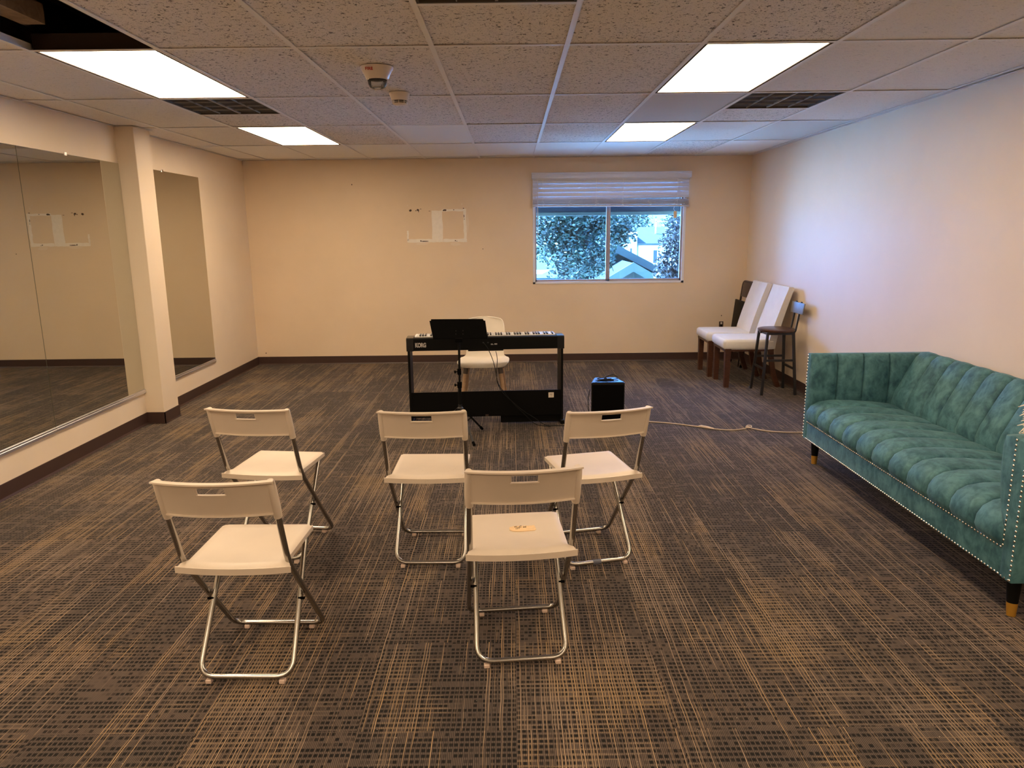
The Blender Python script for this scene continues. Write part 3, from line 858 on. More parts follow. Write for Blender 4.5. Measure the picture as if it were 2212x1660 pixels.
# cables from the piano
def world(p): return Matrix.Translation(kc) @ Matrix.Rotation(KR, 4, 'Z') @ Vector(p)
bm = bm_new()
pts = [world(p) for p in [(-.02, -.0075, .672), (-.012, -.022, .668), (.02, -.03, .62), (.055, -.03, .53), (.075, -.03, .44), (.088, -.03, .35), (.13, -.03, .27), (.20, -.03, .20), (.28, -.04, .13), (.37, -.05, .07), (.46, -.07, .012), (.55, -.075, .005)]]
pts += [Vector((.42, 5.62, .005)), Vector((.50, 5.66, .005)), Vector((.56, 5.74, .005)), Vector((.60, 5.86, .005)), Vector((.70, 5.90, .005))]
add_tube(bm, bez(pts, 6), .0028, 7); tag(obj('audio_cable', bm, M['cable'], smooth=60), 'thin black cable plugged into the piano back, looping to the floor', 'cable')
bm = bm_new()
pts = [world(p) for p in [(.078, -.008, .604), (.082, -.016, .585), (.088, -.022, .54), (.083, -.022, .46), (.080, -.020, .40), (.10, -.018, .33), (.15, -.018, .26), (.22, -.020, .17), (.30, -.022, .09), (.37, -.03, .02), (.42, -.06, .004), (.50, -.10, .004)]]
add_tube(bm, bez(pts, 6), .0026, 7); tag(obj('power_cable', bm, M['cable'], smooth=60), 'thin black cable hanging from under the piano, over the stand panel', 'cable')

# ---------------------------------------------------------------- music stand
ms = thing('music_stand', 'black tripod music stand in front of the piano', 'music stand', (-.397, 5.285, 0))
bm = bm_new(); add_tube(bm, [(0, 0, .10), (0, 0, .42)], .0125, 12); obj('lower_tube', bm, M['black'], ms)
bm = bm_new(); add_tube(bm, [(0, 0, .40), (.004, 0, .76)], .0085, 12); obj('upper_tube', bm, M['black'], ms)
for z, r in ((.515, .014), (.415, .017)):
    bm = bm_new(); add_lathe(bm, [(r, -.022), (r + .001, 0), (r, .022)], 14, c=(0, 0, z)); cl = obj('clamp', bm, M['blackm'], ms)
    bm = bm_new(); add_tube(bm, [(-.012, -.004, z), (-.024, -.006, z), (-.027, -.007, z), (-.036, -.009, z)], [.004, .004, .011, .010], 10); obj('knob', bm, M['blackm'], cl)
bm = bm_new(); add_lathe(bm, [(.014, -.02), (.022, -.01), (.024, .004), (.015, .014), (.0145, .03)], 16, c=(0, 0, .235)); obj('leg_hub', bm, M['gunmetal'], ms)
for k, (fx, fy) in enumerate([(.112, -.222), (.152, .230), (-.262, .0)]):
    d = Vector((fx, fy, 0)).normalized()
    bm = bm_new(); a = d * .022 + Vector((0, 0, .235)); b = Vector((fx, fy, .012))
    add_tube(bm, [a, b], .5, flat=(.016, .007)); lg = obj('leg', bm, M['gunmetal'] if k == 0 else M['black'], ms)
    bm = bm_new(); add_tube(bm, [b + (a - b).normalized() * .03, b], .0105, 10); obj('rubber_foot', bm, M['blackm'], lg)
    bm = bm_new(); add_tube(bm, [d * .012 + Vector((0, 0, .105)), a.lerp(b, .45)], .5, flat=(.012, .004)); obj('strut', bm, M['black'], lg)
bm = bm_new(); add_lathe(bm, [(.013, -.012), (.016, 0), (.013, .012)], 14, c=(0, 0, .105)); obj('lower_collar', bm, M['blackm'], ms)
# desk: a slightly skewed folded sheet leaning back
bm = bm_new()
Q = [Vector((-.187, .015, .763)), Vector((.214, .015, .763)), Vector((.194, .105, .892)), Vector((-.222, .105, .894))]
def DP(i, j):
    u, v = i / 10, j / 8
    p = Q[0].lerp(Q[1], u).lerp(Q[3].lerp(Q[2], u), v)
    return p
fs = add_grid(bm, DP, 10, 8); solid(bm, fs, .003)
cn = [v for v in bm.verts if min((v.co - Q[2]).length, (v.co - Q[3]).length) < .006]
bmesh.ops.bevel(bm, geom=[e for e in bm.edges if e.verts[0] in cn and e.verts[1] in cn], offset=.014, segments=3, affect='EDGES')
dk = obj('desk', bm, M['blackm'], ms, smooth=30)
bm = bm_new(); add_box(bm, (-.187, .012, .757), (.214, .065, .762)); add_box(bm, (-.187, .060, .757), (.214, .064, .776)); obj('ledge', bm, M['blackm'], dk)
bm = bm_new(); add_box(bm, (-.025, -.014, .735), (.030, .012, .765), .004, 1); obj('tilt_bracket', bm, M['blackm'], ms)
for x in (-.02, .032):
    for z in (.79, .812):
        bm = bm_new(); add_lathe(bm, [(0, -.0015), (.0032, -.001), (.0032, .002)], 8, M=Matrix.Translation((x, .015 + (z - .763) * .69 - .002, z)) @ Matrix.Rotation(-pi / 2, 4, 'X')); obj('rivet', bm, M['gunmetal'], dk)

# ---------------------------------------------------------------- white shell chair behind the piano
pc = thing('shell_chair', 'white moulded shell chair with wooden legs behind the piano', 'chair', (-.247, 6.12, 0), rad(179.0))
# local frame: +y is the chair's front
bm = bm_new(); nu, nv = 20, 30
prof = [(.235, .428), (.222, .446), (.19, .456), (.10, .452), (0, .444), (-.10, .44), (-.165, .447), (-.205, .475), (-.228, .53), (-.245, .60), (-.262, .68), (-.276, .74), (-.286, .78), (-.29, .797)]
def PR(v):
    s = v * (len(prof) - 1); i = min(int(s), len(prof) - 2); f = s - i
    P_ = [Vector(prof[max(0, min(len(prof) - 1, i + d))]) for d in (-1, 0, 1, 2)]
    a, b, c, d = P_; return .5 * ((2 * b) + (c - a) * f + (2 * a - 5 * b + 4 * c - d) * f * f + (3 * b - a - 3 * c + d) * f ** 3)
wk = [.165, .200, .213, .217, .217, .215, .196, .165, .165, .178, .176, .170, .150, .085]
def SHP(i, j):
    u = 2 * i / nu - 1; v = j / nv
    y, z = PR(v); s = v * (len(wk) - 1); k = min(int(s), len(wk) - 2); w = wk[k] + (wk[k + 1] - wk[k]) * (s - k)
    if v < .45: z += .018 * u * u * (1 - v / .45) * -.2 + .008 * u * u; y -= .045 * u * u * max(0, 1 - v / .2)
    else: y += .05 * u * u * min(1, (v - .45) / .2)
    return (u * w, y, z)
fs = add_grid(bm, SHP, nu, nv); solid(bm, fs, .007); obj('shell', bm, M['shell'], pc, smooth=70)
bm = bm_new(); add_box(bm, (-.15, -.13, .418), (.15, .16, .432), .004, 1); obj('under_frame', bm, M['collar'], pc)
for sx in (-1, 1):
    for sy, yt, yf in ((1, .14, .20), (-1, -.12, -.24)):
        a = Vector((sx * .142, yt, .425)); b = Vector((sx * .192, yf, 0))
        bm = bm_new(); add_tube(bm, [a.lerp(b, .10), b], [.0185, .0115], 12); lg = obj('leg', bm, M['beech'], pc)
        bm = bm_new(); add_tube(bm, [a, a.lerp(b, .14)], [.021, .0205], 12); obj('collar', bm, M['collar'], lg)

# ---------------------------------------------------------------- loudspeaker
sp = thing('loudspeaker', 'black box loudspeaker standing on the carpet right of the piano', 'loudspeaker', (.7325, 5.48, 0), rad(0))
bm = bm_new(); add_prism(bm, [(-.130, .006), (.130, .006), (.085, .205), (-.085, .205)], .012, .380)
bmesh.ops.bevel(bm, geom=bm.edges[:], offset=.006, segments=2, affect='EDGES'); obj('cabinet', bm, M['blackspk'] if 'blackspk' in M else M['blackgloss'], sp)
bm = bm_new(); add_box(bm, (-.121, -.001, .03), (.121, .008, .362), .005, 1); obj('grille', bm, M['blackm'], sp)
bm = bm_new(); add_box(bm, (-.055, .075, .374), (.055, .115, .3835), .003, 1); obj('handle_recess', bm, M['blackm'], sp)
for sx in (-.1, .1):
    bm = bm_new(); add_lathe(bm, [(.012, 0), (.011, .014)], 12, c=(sx * (1), .03, 0)); obj('rubber_foot', bm, M['blackm'], sp)
    bm = bm_new(); add_lathe(bm, [(.012, 0), (.011, .014)], 12, c=(sx * .6, .18, 0)); obj('rubber_foot', bm, M['blackm'], sp)
bm = bm_new(); pts = [(.64, 5.53, .3865), (.70, 5.57, .387), (.735, 5.60, .39), (.70, 5.61, .392), (.66, 5.585, .389), (.72, 5.555, .388), (.79, 5.565, .388), (.825, 5.60, .389), (.815, 5.64, .40), (.785, 5.645, .407), (.74, 5.625, .401), (.715, 5.59, .393), (.73, 5.56, .392), (.77, 5.58, .39)]
add_tube(bm, bez(pts, 6), .0032, 7); tag(obj('coiled_cable', bm, M['cable'], smooth=60), 'loose black cable coiled on top of the loudspeaker', 'cable')
bm = bm_new(); add_tube(bm, bez([(.606, 5.60, .30), (.593, 5.585, .25), (.589, 5.575, .2), (.597, 5.58, .10), (.601, 5.6, .006), (.64, 5.70, .004), (.72, 5.74, .004)], 6), .0028, 7); tag(obj('speaker_lead', bm, M['cable'], smooth=60), 'black lead hanging down the left side of the loudspeaker', 'cable')

# ---------------------------------------------------------------- extension cord
ec = thing('extension_cord', 'beige extension cord lying across the carpet towards the sofa', 'cord', (1.5, 5.5, 0))
def e(p): return (p[0] - 1.5, p[1] - 5.5, p[2])
bm = bm_new()
pts = [(.90, 5.68, .006), (1.00, 5.715, .005), (1.12, 5.702, .005), (1.297, 5.635, .005), (1.42, 5.56, .005), (1.488, 5.52, .006), (1.53, 5.475, .008), (1.60, 5.445, .006), (1.70, 5.43, .005), (1.80, 5.465, .006), (1.835, 5.492, .012), (1.86, 5.46, .006), (1.951, 5.39, .005), (2.08, 5.35, .005), (2.25, 5.345, .005), (2.5, 5.38, .005), (2.66, 5.42, .006)]
add_tube(bm, bez([e(p) for p in pts], 6), .0045, 8); obj('cord', bm, M['cord'], ec, smooth=60)
bm = bm_new(); add_tube(bm, [e(p) for p in [(1.46, 5.545, .008), (1.475, 5.53, .010), (1.515, 5.495, .010), (1.555, 5.465, .008)]], [.005, .010, .010, .006], 10); obj('plug_joint', bm, M['cord'], ec)
bm = bm_new(); pts = [(1.82, 5.485, .010), (1.835, 5.515, .018), (1.86, 5.50, .016), (1.84, 5.47, .010), (1.81, 5.475, .014), (1.825, 5.50, .020)]
add_tube(bm, bez([e(p) for p in pts], 5), .0045, 7); obj('knot', bm, M['cord'], ec, smooth=60)

# ---------------------------------------------------------------- dining chairs (front faces -x)
def make_dining(label, group):
    t = thing('dining_chair', label, 'dining chair', (0, 0, 0), 0, group)
    w = .232
    for sy in (-1, 1):
        bm = bm_new()
        A = [(.062, sy * (w - .008)), ]
        x0, y0 = .052, sy * (w - .033)
        for z0, z1, h0, h1 in ((0, .385, .022, .028),):
            a = [bm.verts.new((x0 + sx * h0, y0 + s2 * h0, z0)) for sx, s2 in ((-1, -1), (1, -1), (1, 1), (-1, 1))]
            b = [bm.verts.new((x0 + sx * h1, y0 + s2 * h1, z1)) for sx, s2 in ((-1, -1), (1, -1), (1, 1), (-1, 1))]
            bm.faces.new(a[::-1]); bm.faces.new(b)
            for k in range(4): bm.faces.new((a[k], a[(k + 1) % 4], b[(k + 1) % 4], b[k]))
        obj('leg', bm, M['walnut'], t, smooth=0)
        bm = bm_new(); add_tube(bm, [(.47, y0, .40), (.475, y0, .30), (.500, y0, .15), (.555, y0, 0)], .5, flat=(.044, .044)); obj('leg', bm, M['walnut'], t, smooth=20)
    # seat block, rounded front
    bm = bm_new()
    add_box(bm, (.0, -w, .372), (.50, w, .474), .028, 4)
    for v in bm.verts:
        if v.co.z > .44: v.co.z += .014 * max(0, 1 - ((v.co.x - .22) / .3) ** 2) * max(0, 1 - (v.co.y / w) ** 2)
        if v.co.z < .40 and v.co.x < .1: v.co.x += .012
    obj('seat', bm, M['cream'], t, smooth=60)
    bm = bm_new(); add_box(bm, (.02, -w + .012, .358), (.49, w - .012, .376)); obj('seat_rail', bm, M['walnut'], t, smooth=0)
    # backrest: curved slab
    bm = bm_new(); N_ = 14
    sec = []
    for k in range(N_ + 1):
        s = k / N_; z = .385 + s * .575
        x = .425 + .17 * s ** 1.45 + .010 * sin(pi * s)
        th = .078 - .022 * s
        sec.append((x, z, th))
    def BKP(i, j):
        pass
    rings = []
    prof2 = [(-1, -.9), (-.96, -1), (.96, -1), (1, -.9), (1, .9), (.96, 1), (-.96, 1), (-1, .9)]
    ends = [(sec[0][0], sec[0][1] - .004, sec[0][2] * .8)] + sec + [(sec[-1][0] + .002, sec[-1][1] + .013, sec[-1][2] * .82), (sec[-1][0] + .004, sec[-1][1] + .018, sec[-1][2] * .5)]
    for x, z, th in ends:
        rings.append([bm.verts.new((x + th / 2 + px * th / 2, py * (w - .004), z)) for px, py in prof2])
    for A, B in zip(rings, rings[1:]):
        for k in range(8): bm.faces.new((A[k], A[(k + 1) % 8], B[(k + 1) % 8], B[k]))
    bm.faces.new(rings[0][::-1]); bm.faces.new(rings[-1]); obj('backrest', bm, M['cream'], t, smooth=50)
    return t
dc1 = make_dining('cream upholstered dining chair nearest the far corner', 'cream dining chairs along the right wall')
dc1.location = (2.028, 7.765, 0); dc1.rotation_euler.z = rad(-.5)
dc2 = dup(dc1, (2.050, 7.222, 0), rad(-1.0), 'cream upholstered dining chair beside the round-seated stool')

# ---------------------------------------------------------------- stool
bs = thing('bar_stool', 'dark metal stool with round wooden seat and small backrest', 'stool', (2.478, 6.797, 0), 0)
ft = [(-.157, .157), (-.157, -.157), (.157, -.157), (.157, .157)]
tp = [(-.118, .118), (-.118, -.118), (.118, -.118), (.118, .118)]
for (fx, fy), (tx, ty_) in zip(ft, tp):
    bm = bm_new(); add_tube(bm, [(fx, fy, 0), (tx, ty_, .585)], .5, flat=(.022, .022)); obj('leg', bm, M['gunmetal'], bs, smooth=0)
def lp(k, z): f = z / .585; return Vector((ft[k][0] + (tp[k][0] - ft[k][0]) * f, ft[k][1] + (tp[k][1] - ft[k][1]) * f, z))
for k, z in ((0, .245), (1, .325), (2, .245), (3, .325)):
    bm = bm_new(); add_tube(bm, [lp(k, z), lp((k + 1) % 4, z)], .5, flat=(.012, .020)); obj('rail', bm, M['gunmetal'], bs, smooth=0)
bm = bm_new()
for k in range(4): add_tube(bm, [Vector((*tp[k], .575)), Vector((*tp[(k + 1) % 4], .575))], .5, flat=(.016, .024))
add_box(bm, (-.14, .02, .562), (-.09, .05, .586)); obj('seat_frame', bm, M['gunmetal'], bs, smooth=0)
bm = bm_new(); add_lathe(bm, [(.150, .584), (.164, .588), (.167, .598), (.165, .607), (.155, .611), (0, .610)], 40); obj('seat', bm, M['dseat'], bs, smooth=35)
for y in (-.058, .058):
    bm = bm_new(); add_tube(bm, fillet([(.10, y, .572), (.158, y, .572), (.200, y, .86)], .05, 6), .0085, 10); obj('back_post', bm, M['gunmetal'], bs)
bm = bm_new(); add_box(bm, (-.006, -.148, -.052), (.006, .148, .052), .005, 2, M=Matrix.Translation((.188, 0, .800)) @ Matrix.Rotation(rad(8), 4, 'Y')); obj('back_plate', bm, M['plate'], bs)

# ---------------------------------------------------------------- folded metal chair leaning in the corner
fc = thing('folded_chair', 'dark metal folding chair folded flat, leaning in the far right corner', 'folding chair', (2.560, 8.245, 0))
fc.rotation_euler = (0, rad(5.8), 0)
bm = bm_new(); add_tube(bm, fillet([(.0, -.20, .0), (.01, -.215, .5), (.01, -.19, .95), (.01, .19, .95), (.01, .215, .5), (0, .20, .0)], .07, 6), .0115, 10); obj('back_frame', bm, M['bronze'], fc, smooth=60)
bm = bm_new(); add_tube(bm, fillet([(-.03, -.185, .01), (-.025, -.19, .62), (-.025, .19, .62), (-.03, .185, .01)], .05, 5), .0105, 10)
add_tube(bm, [(-.03, -.185, .16), (-.03, .185, .16)], .008, 8); obj('leg_frame', bm, M['bronze'], fc, smooth=60)
bm = bm_new()
fs = add_grid(bm, lambda i, j: (.004 - .012 * (1 - (2 * i / 10 - 1) ** 2), -.178 + .356 * i / 10, .775 + .165 * j / 4), 10, 4); solid(bm, fs, .003); obj('backrest', bm, M['bronze'], fc)
bm = bm_new(); add_box(bm, (-.052, -.205, .33), (-.036, .205, .735), .007, 2); obj('seat', bm, M['black'], fc)
for y in (-.2, .2):
    bm = bm_new(); add_tube(bm, [(0, y, 0.003), (0, y, .03)], .014, 10); obj('foot_cap', bm, M['blackm'], fc)

# ---------------------------------------------------------------- sofa
X0, X1, Y0, Y1 = 1.930, 2.722, 2.615, 4.696
ZB, ZS, ZT = .155, .284, .727
sf = thing('sofa', 'teal velvet channel-tufted sofa with nailhead trim along the right wall', 'sofa', (X0, (Y0 + Y1) / 2, 0))
YC = (Y0 + Y1) / 2
def S(p): return Vector((p[0] - X0, p[1] - YC, p[2]))
V = M['velvet']
bm = bm_new(); add_box(bm, S((X0 + .004, Y0 + .07, ZB)), S((X1 - .01, Y1 - .052, ZS)), .006, 2); obj('base', bm, V, sf)
bm = bm_new(); add_box(bm, S((X0, Y0, ZB)), S((X1, Y0 + .073, ZT)), .007, 3); obj('arm', bm, V, sf)
bm = bm_new(); add_box(bm, S((X0, Y1 - .056, ZB)), S((X1, Y1, ZT)), .007, 3); obj('arm', bm, V, sf)
bm = bm_new(); add_box(bm, S((X1 - .075, Y0 + .07, ZB)), S((X1, Y1 - .05, ZT - .002)), .010, 3); obj('back_frame', bm, V, sf)
def close_grid(bm, P, nu, nv):
    for i in (0, nu): bm.faces.new([bm.verts.new(P(i, j)) for j in range(nv + 1)])
    a = [bm.verts.new(P(i, 0)) for i in range(nu + 1)]; b = [bm.verts.new(P(i, nv)) for i in range(nu + 1)]
    for i in range(nu): bm.faces.new((a[i], a[i + 1], b[i + 1], b[i]))
    bmesh.ops.remove_doubles(bm, verts=bm.verts[:], dist=1e-5)
def channels(name, prof, a0, a1, nch, bulge, axis, per=16, seam=.16):
    """prof: open outline (u,z) ; swept along the other axis with nch padded channels"""
    bm = bm_new()
    pv = [Vector(p) for p in prof]; npf = len(pv)
    nor = []
    for k in range(npf):
        a = pv[max(0, k - 1)]; b = pv[min(npf - 1, k + 1)]; d = (b - a).normalized(); nor.append(Vector((-d.y, d.x)))
    tot = nch * per
    def P(i, j):
        s = i / per; f = s - int(s)
        q = abs(2 * f - 1); q = 1 - (1 - q) ** 1.6; w_s = int(s) + .5 + (.5 * q if f > .5 else -.5 * q) if i % per else s; b = bulge * (1 - .45 * q ** 2 - .55 * q ** 9) if i % per else -.010
        env = min(1, j / 2.0, (npf - 1 - j) / 2.0)
        p = pv[j] + nor[j] * (b * (.25 + .75 * env))
        w = a0 + (a1 - a0) * w_s / nch
        return S((p.x, w, p.y)) if axis == 'y' else S((w, p.x, p.y))
    add_grid(bm, P, tot, npf - 1)
    # close the back side
    close_grid(bm, P, tot, npf - 1)
    return obj(name, bm, V, sf, smooth=60)
# seat: profile from the rail up and over towards the back (normals point up/out)
seatp = [(X0 + .012, ZS - .002), (X0 + .004, ZS + .008), (X0 - .002, ZS + .03), (X0 + .002, ZS + .065), (X0 + .022, ZS + .098), (X0 + .06, ZS + .120), (X0 + .12, ZS + .130), (X0 + .25, ZS + .128), (X0 + .40, ZS + .116), (X0 + .50, ZS + .104), (X0 + .56, ZS + .09), (X0 + .60, ZS + .04)]
channels('seat_cushion', seatp, Y0 + .072, Y1 - .055, 11, .021, 'y')
backp = [(2.47, .36), (2.468, .42), (2.49, .48), (2.52, .54), (2.55, .60), (2.58, .655), (2.606, .70), (2.632, .722), (2.655, .727), (2.668, .715)]
channels('back_cushion', backp, Y0 + .085, Y1 - .068, 11, .028, 'y')
# inner arm pads, four channels each
armf = [(Y1 - .062, .36), (Y1 - .072, .40), (Y1 - .078, .47), (Y1 - .078, .58), (Y1 - .074, .67), (Y1 - .064, .712), (Y1 - .052, .727), (Y1 - .040, .722)]
armf = armf[::-1]
armn = [(Y0 + .080, .345), (Y0 + .104, .40), (Y0 + .128, .47), (Y0 + .146, .58), (Y0 + .148, .67), (Y0 + .138, .718), (Y0 + .092, .728), (Y0 + .060, .722)]
def armpad(prof, flip):
    bm = bm_new(); pv = prof; npf = len(pv); per, nch = 16, 4; tot = per * nch
    def P(i, j):
        s = i / per; f = s - int(s); q = abs(2 * f - 1); q = 1 - (1 - q) ** 1.6; w_s = int(s) + .5 + (.5 * q if f > .5 else -.5 * q) if i % per else s; b = .020 * (1 - .45 * q ** 2 - .55 * q ** 9) if i % per else -.008
        env = min(1, j / 2.0, (npf - 1 - j) / 2.0); x = X0 + .001 + (2.60 - X0) * w_s / nch
        if i < 3: b -= .010 * (1 - i / 3) ** 2
        return S((x, pv[j][0] + flip * b * (.25 + .75 * env), pv[j][1]))
    add_grid(bm, P, tot, npf - 1); close_grid(bm, P, tot, npf - 1)
    return obj('arm_pad', bm, V, sf, smooth=60)
armpad(armf, -1); armpad(armn, 1)
for lx, ly, fx, fy in [(1.985, 2.672, 1.978, 2.655), (1.99, 4.618, 1.983, 4.60), (2.66, 2.672, 2.668, 2.655), (2.66, 4.618, 2.668, 4.60)]:
    a = S((lx, ly, ZB + .003)); b = S((fx, fy, 0)); m_ = a.lerp(b, .66)
    bm = bm_new(); add_tube(bm, [a, m_], [.0285, .0205], 16); lg = obj('leg', bm, M['black'], sf)
    bm = bm_new(); add_tube(bm, [m_, b], [.021, .0165], 16); tp_ = obj('leg_tip', bm, M['brass'], lg); tp_['label'] = 'gold coloured leg tip'
# nailheads
def nail_me():
    bm = bm_new(); add_lathe(bm, [(.0058, -.0005), (.0052, .0018), (.003, .0034), (0, .0040)], 10)
    bmesh.ops.recalc_face_normals(bm, faces=bm.faces[:])
    me = bpy.data.meshes.new('nailhead'); bm.to_mesh(me); bm.free(); me.materials.append(M['nail'])
    me.polygons.foreach_set('use_smooth', [True] * len(me.polygons)); return me
NM = nail_me(); RN = Matrix.Rotation(-pi / 2, 4, 'Y')
nails = []
def row(p, q, pitch):
    p = Vector(p); q = Vector(q); n = round((q - p).length / pitch)
    for k in range(n + 1): nails.append(p.lerp(q, k / n))
xf = X0 - .0003
row((xf, Y0 + .070, ZS + .006), (xf, Y0 + .070, ZT - .008), .0205)
row((xf, Y0 + .0095, ZB + .012), (xf, Y0 + .0095, ZT - .012), .0205)
row((xf + .003, Y0 + .085, ZS - .008), (xf + .003, Y1 - .06, ZS - .008), .0205)
row((xf + .003, Y0 + .02, ZB + .008), (xf + .003, Y1 - .012, ZB + .008), .0205)
row((xf, Y1 - .0095, ZB + .012), (xf, Y1 - .0095, ZT - .012), .0205)
nails.sort(key=lambda v: (v - Vector((0, 0, 1.52))).length)
for p in nails[:100]:
    o = bpy.data.objects.new('nailhead', NM); COL.objects.link(o); o.parent = sf; o.matrix_local = Matrix.Translation(S(p)) @ RN
bm = bm_new()
for p in nails[100:]: add_lathe(bm, [(.0058, -.0005), (.0052, .0018), (.003, .0034), (0, .0040)], 8, M=Matrix.Translation(S(p)) @ RN)
o = obj('nailhead_rows', bm, M['nail'], sf, smooth=60); o['kind'] = 'stuff'

# fringed cushion, just its tip in view
cu = thing('fringed_cushion', 'pale cushion with ragged fringe at the near end of the sofa', 'cushion', (2.258, 2.895, .442))
bm = bm_new(); add_box(bm, (-.135, -.062, .0), (.125, .062, .37), .045, 4); obj('cushion_body', bm, M['cushion'], cu, smooth=60)
bm = bm_new()
for k in range(60):
    z = .02 + .34 * k / 59 + random.uniform(-.004, .004); a = random.uniform(-.4, .4); L_ = random.uniform(.022, .05); y = random.uniform(-.02, .02)
    add_tube(bm, [(-.128, y, z), (-.132 - L_ * .5, y, z + .01 * a), (-.132 - L_, y + .02 * a, z - .012 + .02 * a)], [.004, .0035, .001], 5)
o = obj('fringe', bm, M['cushion'], cu, smooth=60)
# ---------------------------------------------------------------- outside the window
GZ = -3.3
def leafy(bm, c, r, n, size, rnd, flat=1.0):
    """leaves scattered through a lumpy crown"""
    lumps = [(Vector(c) + Vector((rnd.uniform(-1, 1) * r[0] * .6, rnd.uniform(-1, 1) * r[1] * .6, rnd.uniform(-1, 1) * r[2] * .65)), rnd.uniform(.35, .55)) for _ in range(16)]
    for _ in range(n):
        cc, k = rnd.choice(lumps)
        d = Vector((rnd.gauss(0, 1), rnd.gauss(0, 1), rnd.gauss(0, 1))).normalized() * rnd.random() ** .4
        p = cc + Vector((d.x * r[0] * k, d.y * r[1] * k, d.z * r[2] * k))
        u = Vector((rnd.gauss(0, 1), rnd.gauss(0, 1), rnd.gauss(0, .6))).normalized(); w = u.orthogonal().normalized()
        w = Matrix.Rotation(rnd.uniform(0, 6.28), 3, u) @ w
        a = size * rnd.uniform(.6, 1.3)
        vs = [bm.verts.new(p + u * a * x + w * a * y) for x, y in ((-1, 0), (0, .42), (1, 0), (0, -.42))]
        bm.faces.new(vs)
def tree(name, label, x, y, z, r, n, size, mats, seed, group=None, cat='tree'):
    rnd = random.Random(seed)
    t = thing(name, label, cat, (x, y, GZ), 0, group)
    bm = bm_new(); leafy(bm, (0, 0, z - GZ), r, n, size, rnd); obj('foliage', bm, mats, t, smooth=0, recalc=False)
    bm = bm_new(); top = z - GZ - r[2] * .2
    add_tube(bm, [(0, 0, 0), (.05, .02, top * .5), (0, 0, top)], [.16, .12, .06], 8)
    for k in range(5):
        a = k * 1.3; add_tube(bm, [(0, 0, top * .8), (r[0] * .5 * cos(a), r[1] * .5 * sin(a), top + r[2] * .3)], [.05, .02], 6)
    obj('trunk', bm, M['bark'], t)
    return t
M.update(
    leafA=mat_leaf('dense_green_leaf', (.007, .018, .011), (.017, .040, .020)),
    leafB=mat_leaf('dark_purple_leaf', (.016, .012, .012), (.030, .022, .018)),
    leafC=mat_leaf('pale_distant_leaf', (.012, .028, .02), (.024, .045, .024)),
    bark=plain('tree_bark', (.02, .014, .01), .9),
    dullwall=plain('dull_house_wall', (.030, .032, .024), .9), stucco=plain('white_stucco', (.80, .79, .76), .9), roofg=plain('grey_shingle', (.03, .045, .036), .9, var=.2, vscale=6),
    roofb=plain('dark_shingle', (.011, .014, .014), .9, var=.2, vscale=8), pane_d=plain('dark_window', (.03, .04, .05), .15),
    trimw=plain('painted_barge_board', (.06, .075, .06), .6), soffit=plain('painted_soffit', (.006, .010, .019), .7),
    yard=plain('pale_concrete_yard', (.74, .73, .72), .9, var=.12, vscale=.7), hill=plain('hill_scrub', (.03, .05, .025), .95, var=.4, vscale=.2))
# unseen roof slab added to keep the sun out; overhang above the window
bm = bm_new(); add_box(bm, (-7, -7, 3.06), (7, YB + .25, 3.2)); struct('roof_sun_block', bm, M['roofb'])
bm = bm_new(); add_prism(bm, [(YB + .17, 2.36), (9.24, 1.85), (9.24, 1.90), (YB + .17, 2.95)], -4.5, 2.06, 'x'); struct('eave_soffit', bm, M['soffit'])
bm = bm_new(); add_box(bm, (-4.5, 9.24, 1.75), (2.10, 9.262, 1.93)); struct('eave_fascia', bm, M['soffit'])
bm = bm_new(); add_box(bm, (-4.5, 9.235, 1.712), (2.11, 9.30, 1.752)); struct('eave_gutter', bm, M['trimw'])
bm = bm_new(); add_box(bm, (-90, 8.8, GZ - .2), (120, 140, GZ)); struct('ground', bm, M['yard'])
bm = bm_new(); add_box(bm, (-3.4, YB + .165, GZ), (3.1, YB + .25, .9)); struct('wall_outer', bm, M['stucco'])

tree('leafy_tree', 'big dense green tree filling the left window pane', 1.05, 14.6, 1.65, (1.15, .9, 1.15), 20000, .046, M['leafA'], 3)
tree('leafy_tree', 'dark purple-leaved tree at the right side of the right pane', 3.75, 15.2, .95, (.78, .6, .85), 14000, .05, M['leafB'], 5)
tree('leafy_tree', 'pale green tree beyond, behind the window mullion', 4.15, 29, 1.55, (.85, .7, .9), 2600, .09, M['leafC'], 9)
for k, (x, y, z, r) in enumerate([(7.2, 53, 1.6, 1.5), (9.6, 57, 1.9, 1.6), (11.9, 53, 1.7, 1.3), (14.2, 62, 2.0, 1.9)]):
    tree('leafy_tree', ['hazy distant tree left of the white house roof', 'hazy distant tree above the white house roof', 'hazy distant tree behind the roof at right', 'farthest hazy tree under the sky at right'][k], x, y, z, (r, r, r * .7), 1000, .17, M['leafC'], 20 + k, 'distant trees beyond the houses')
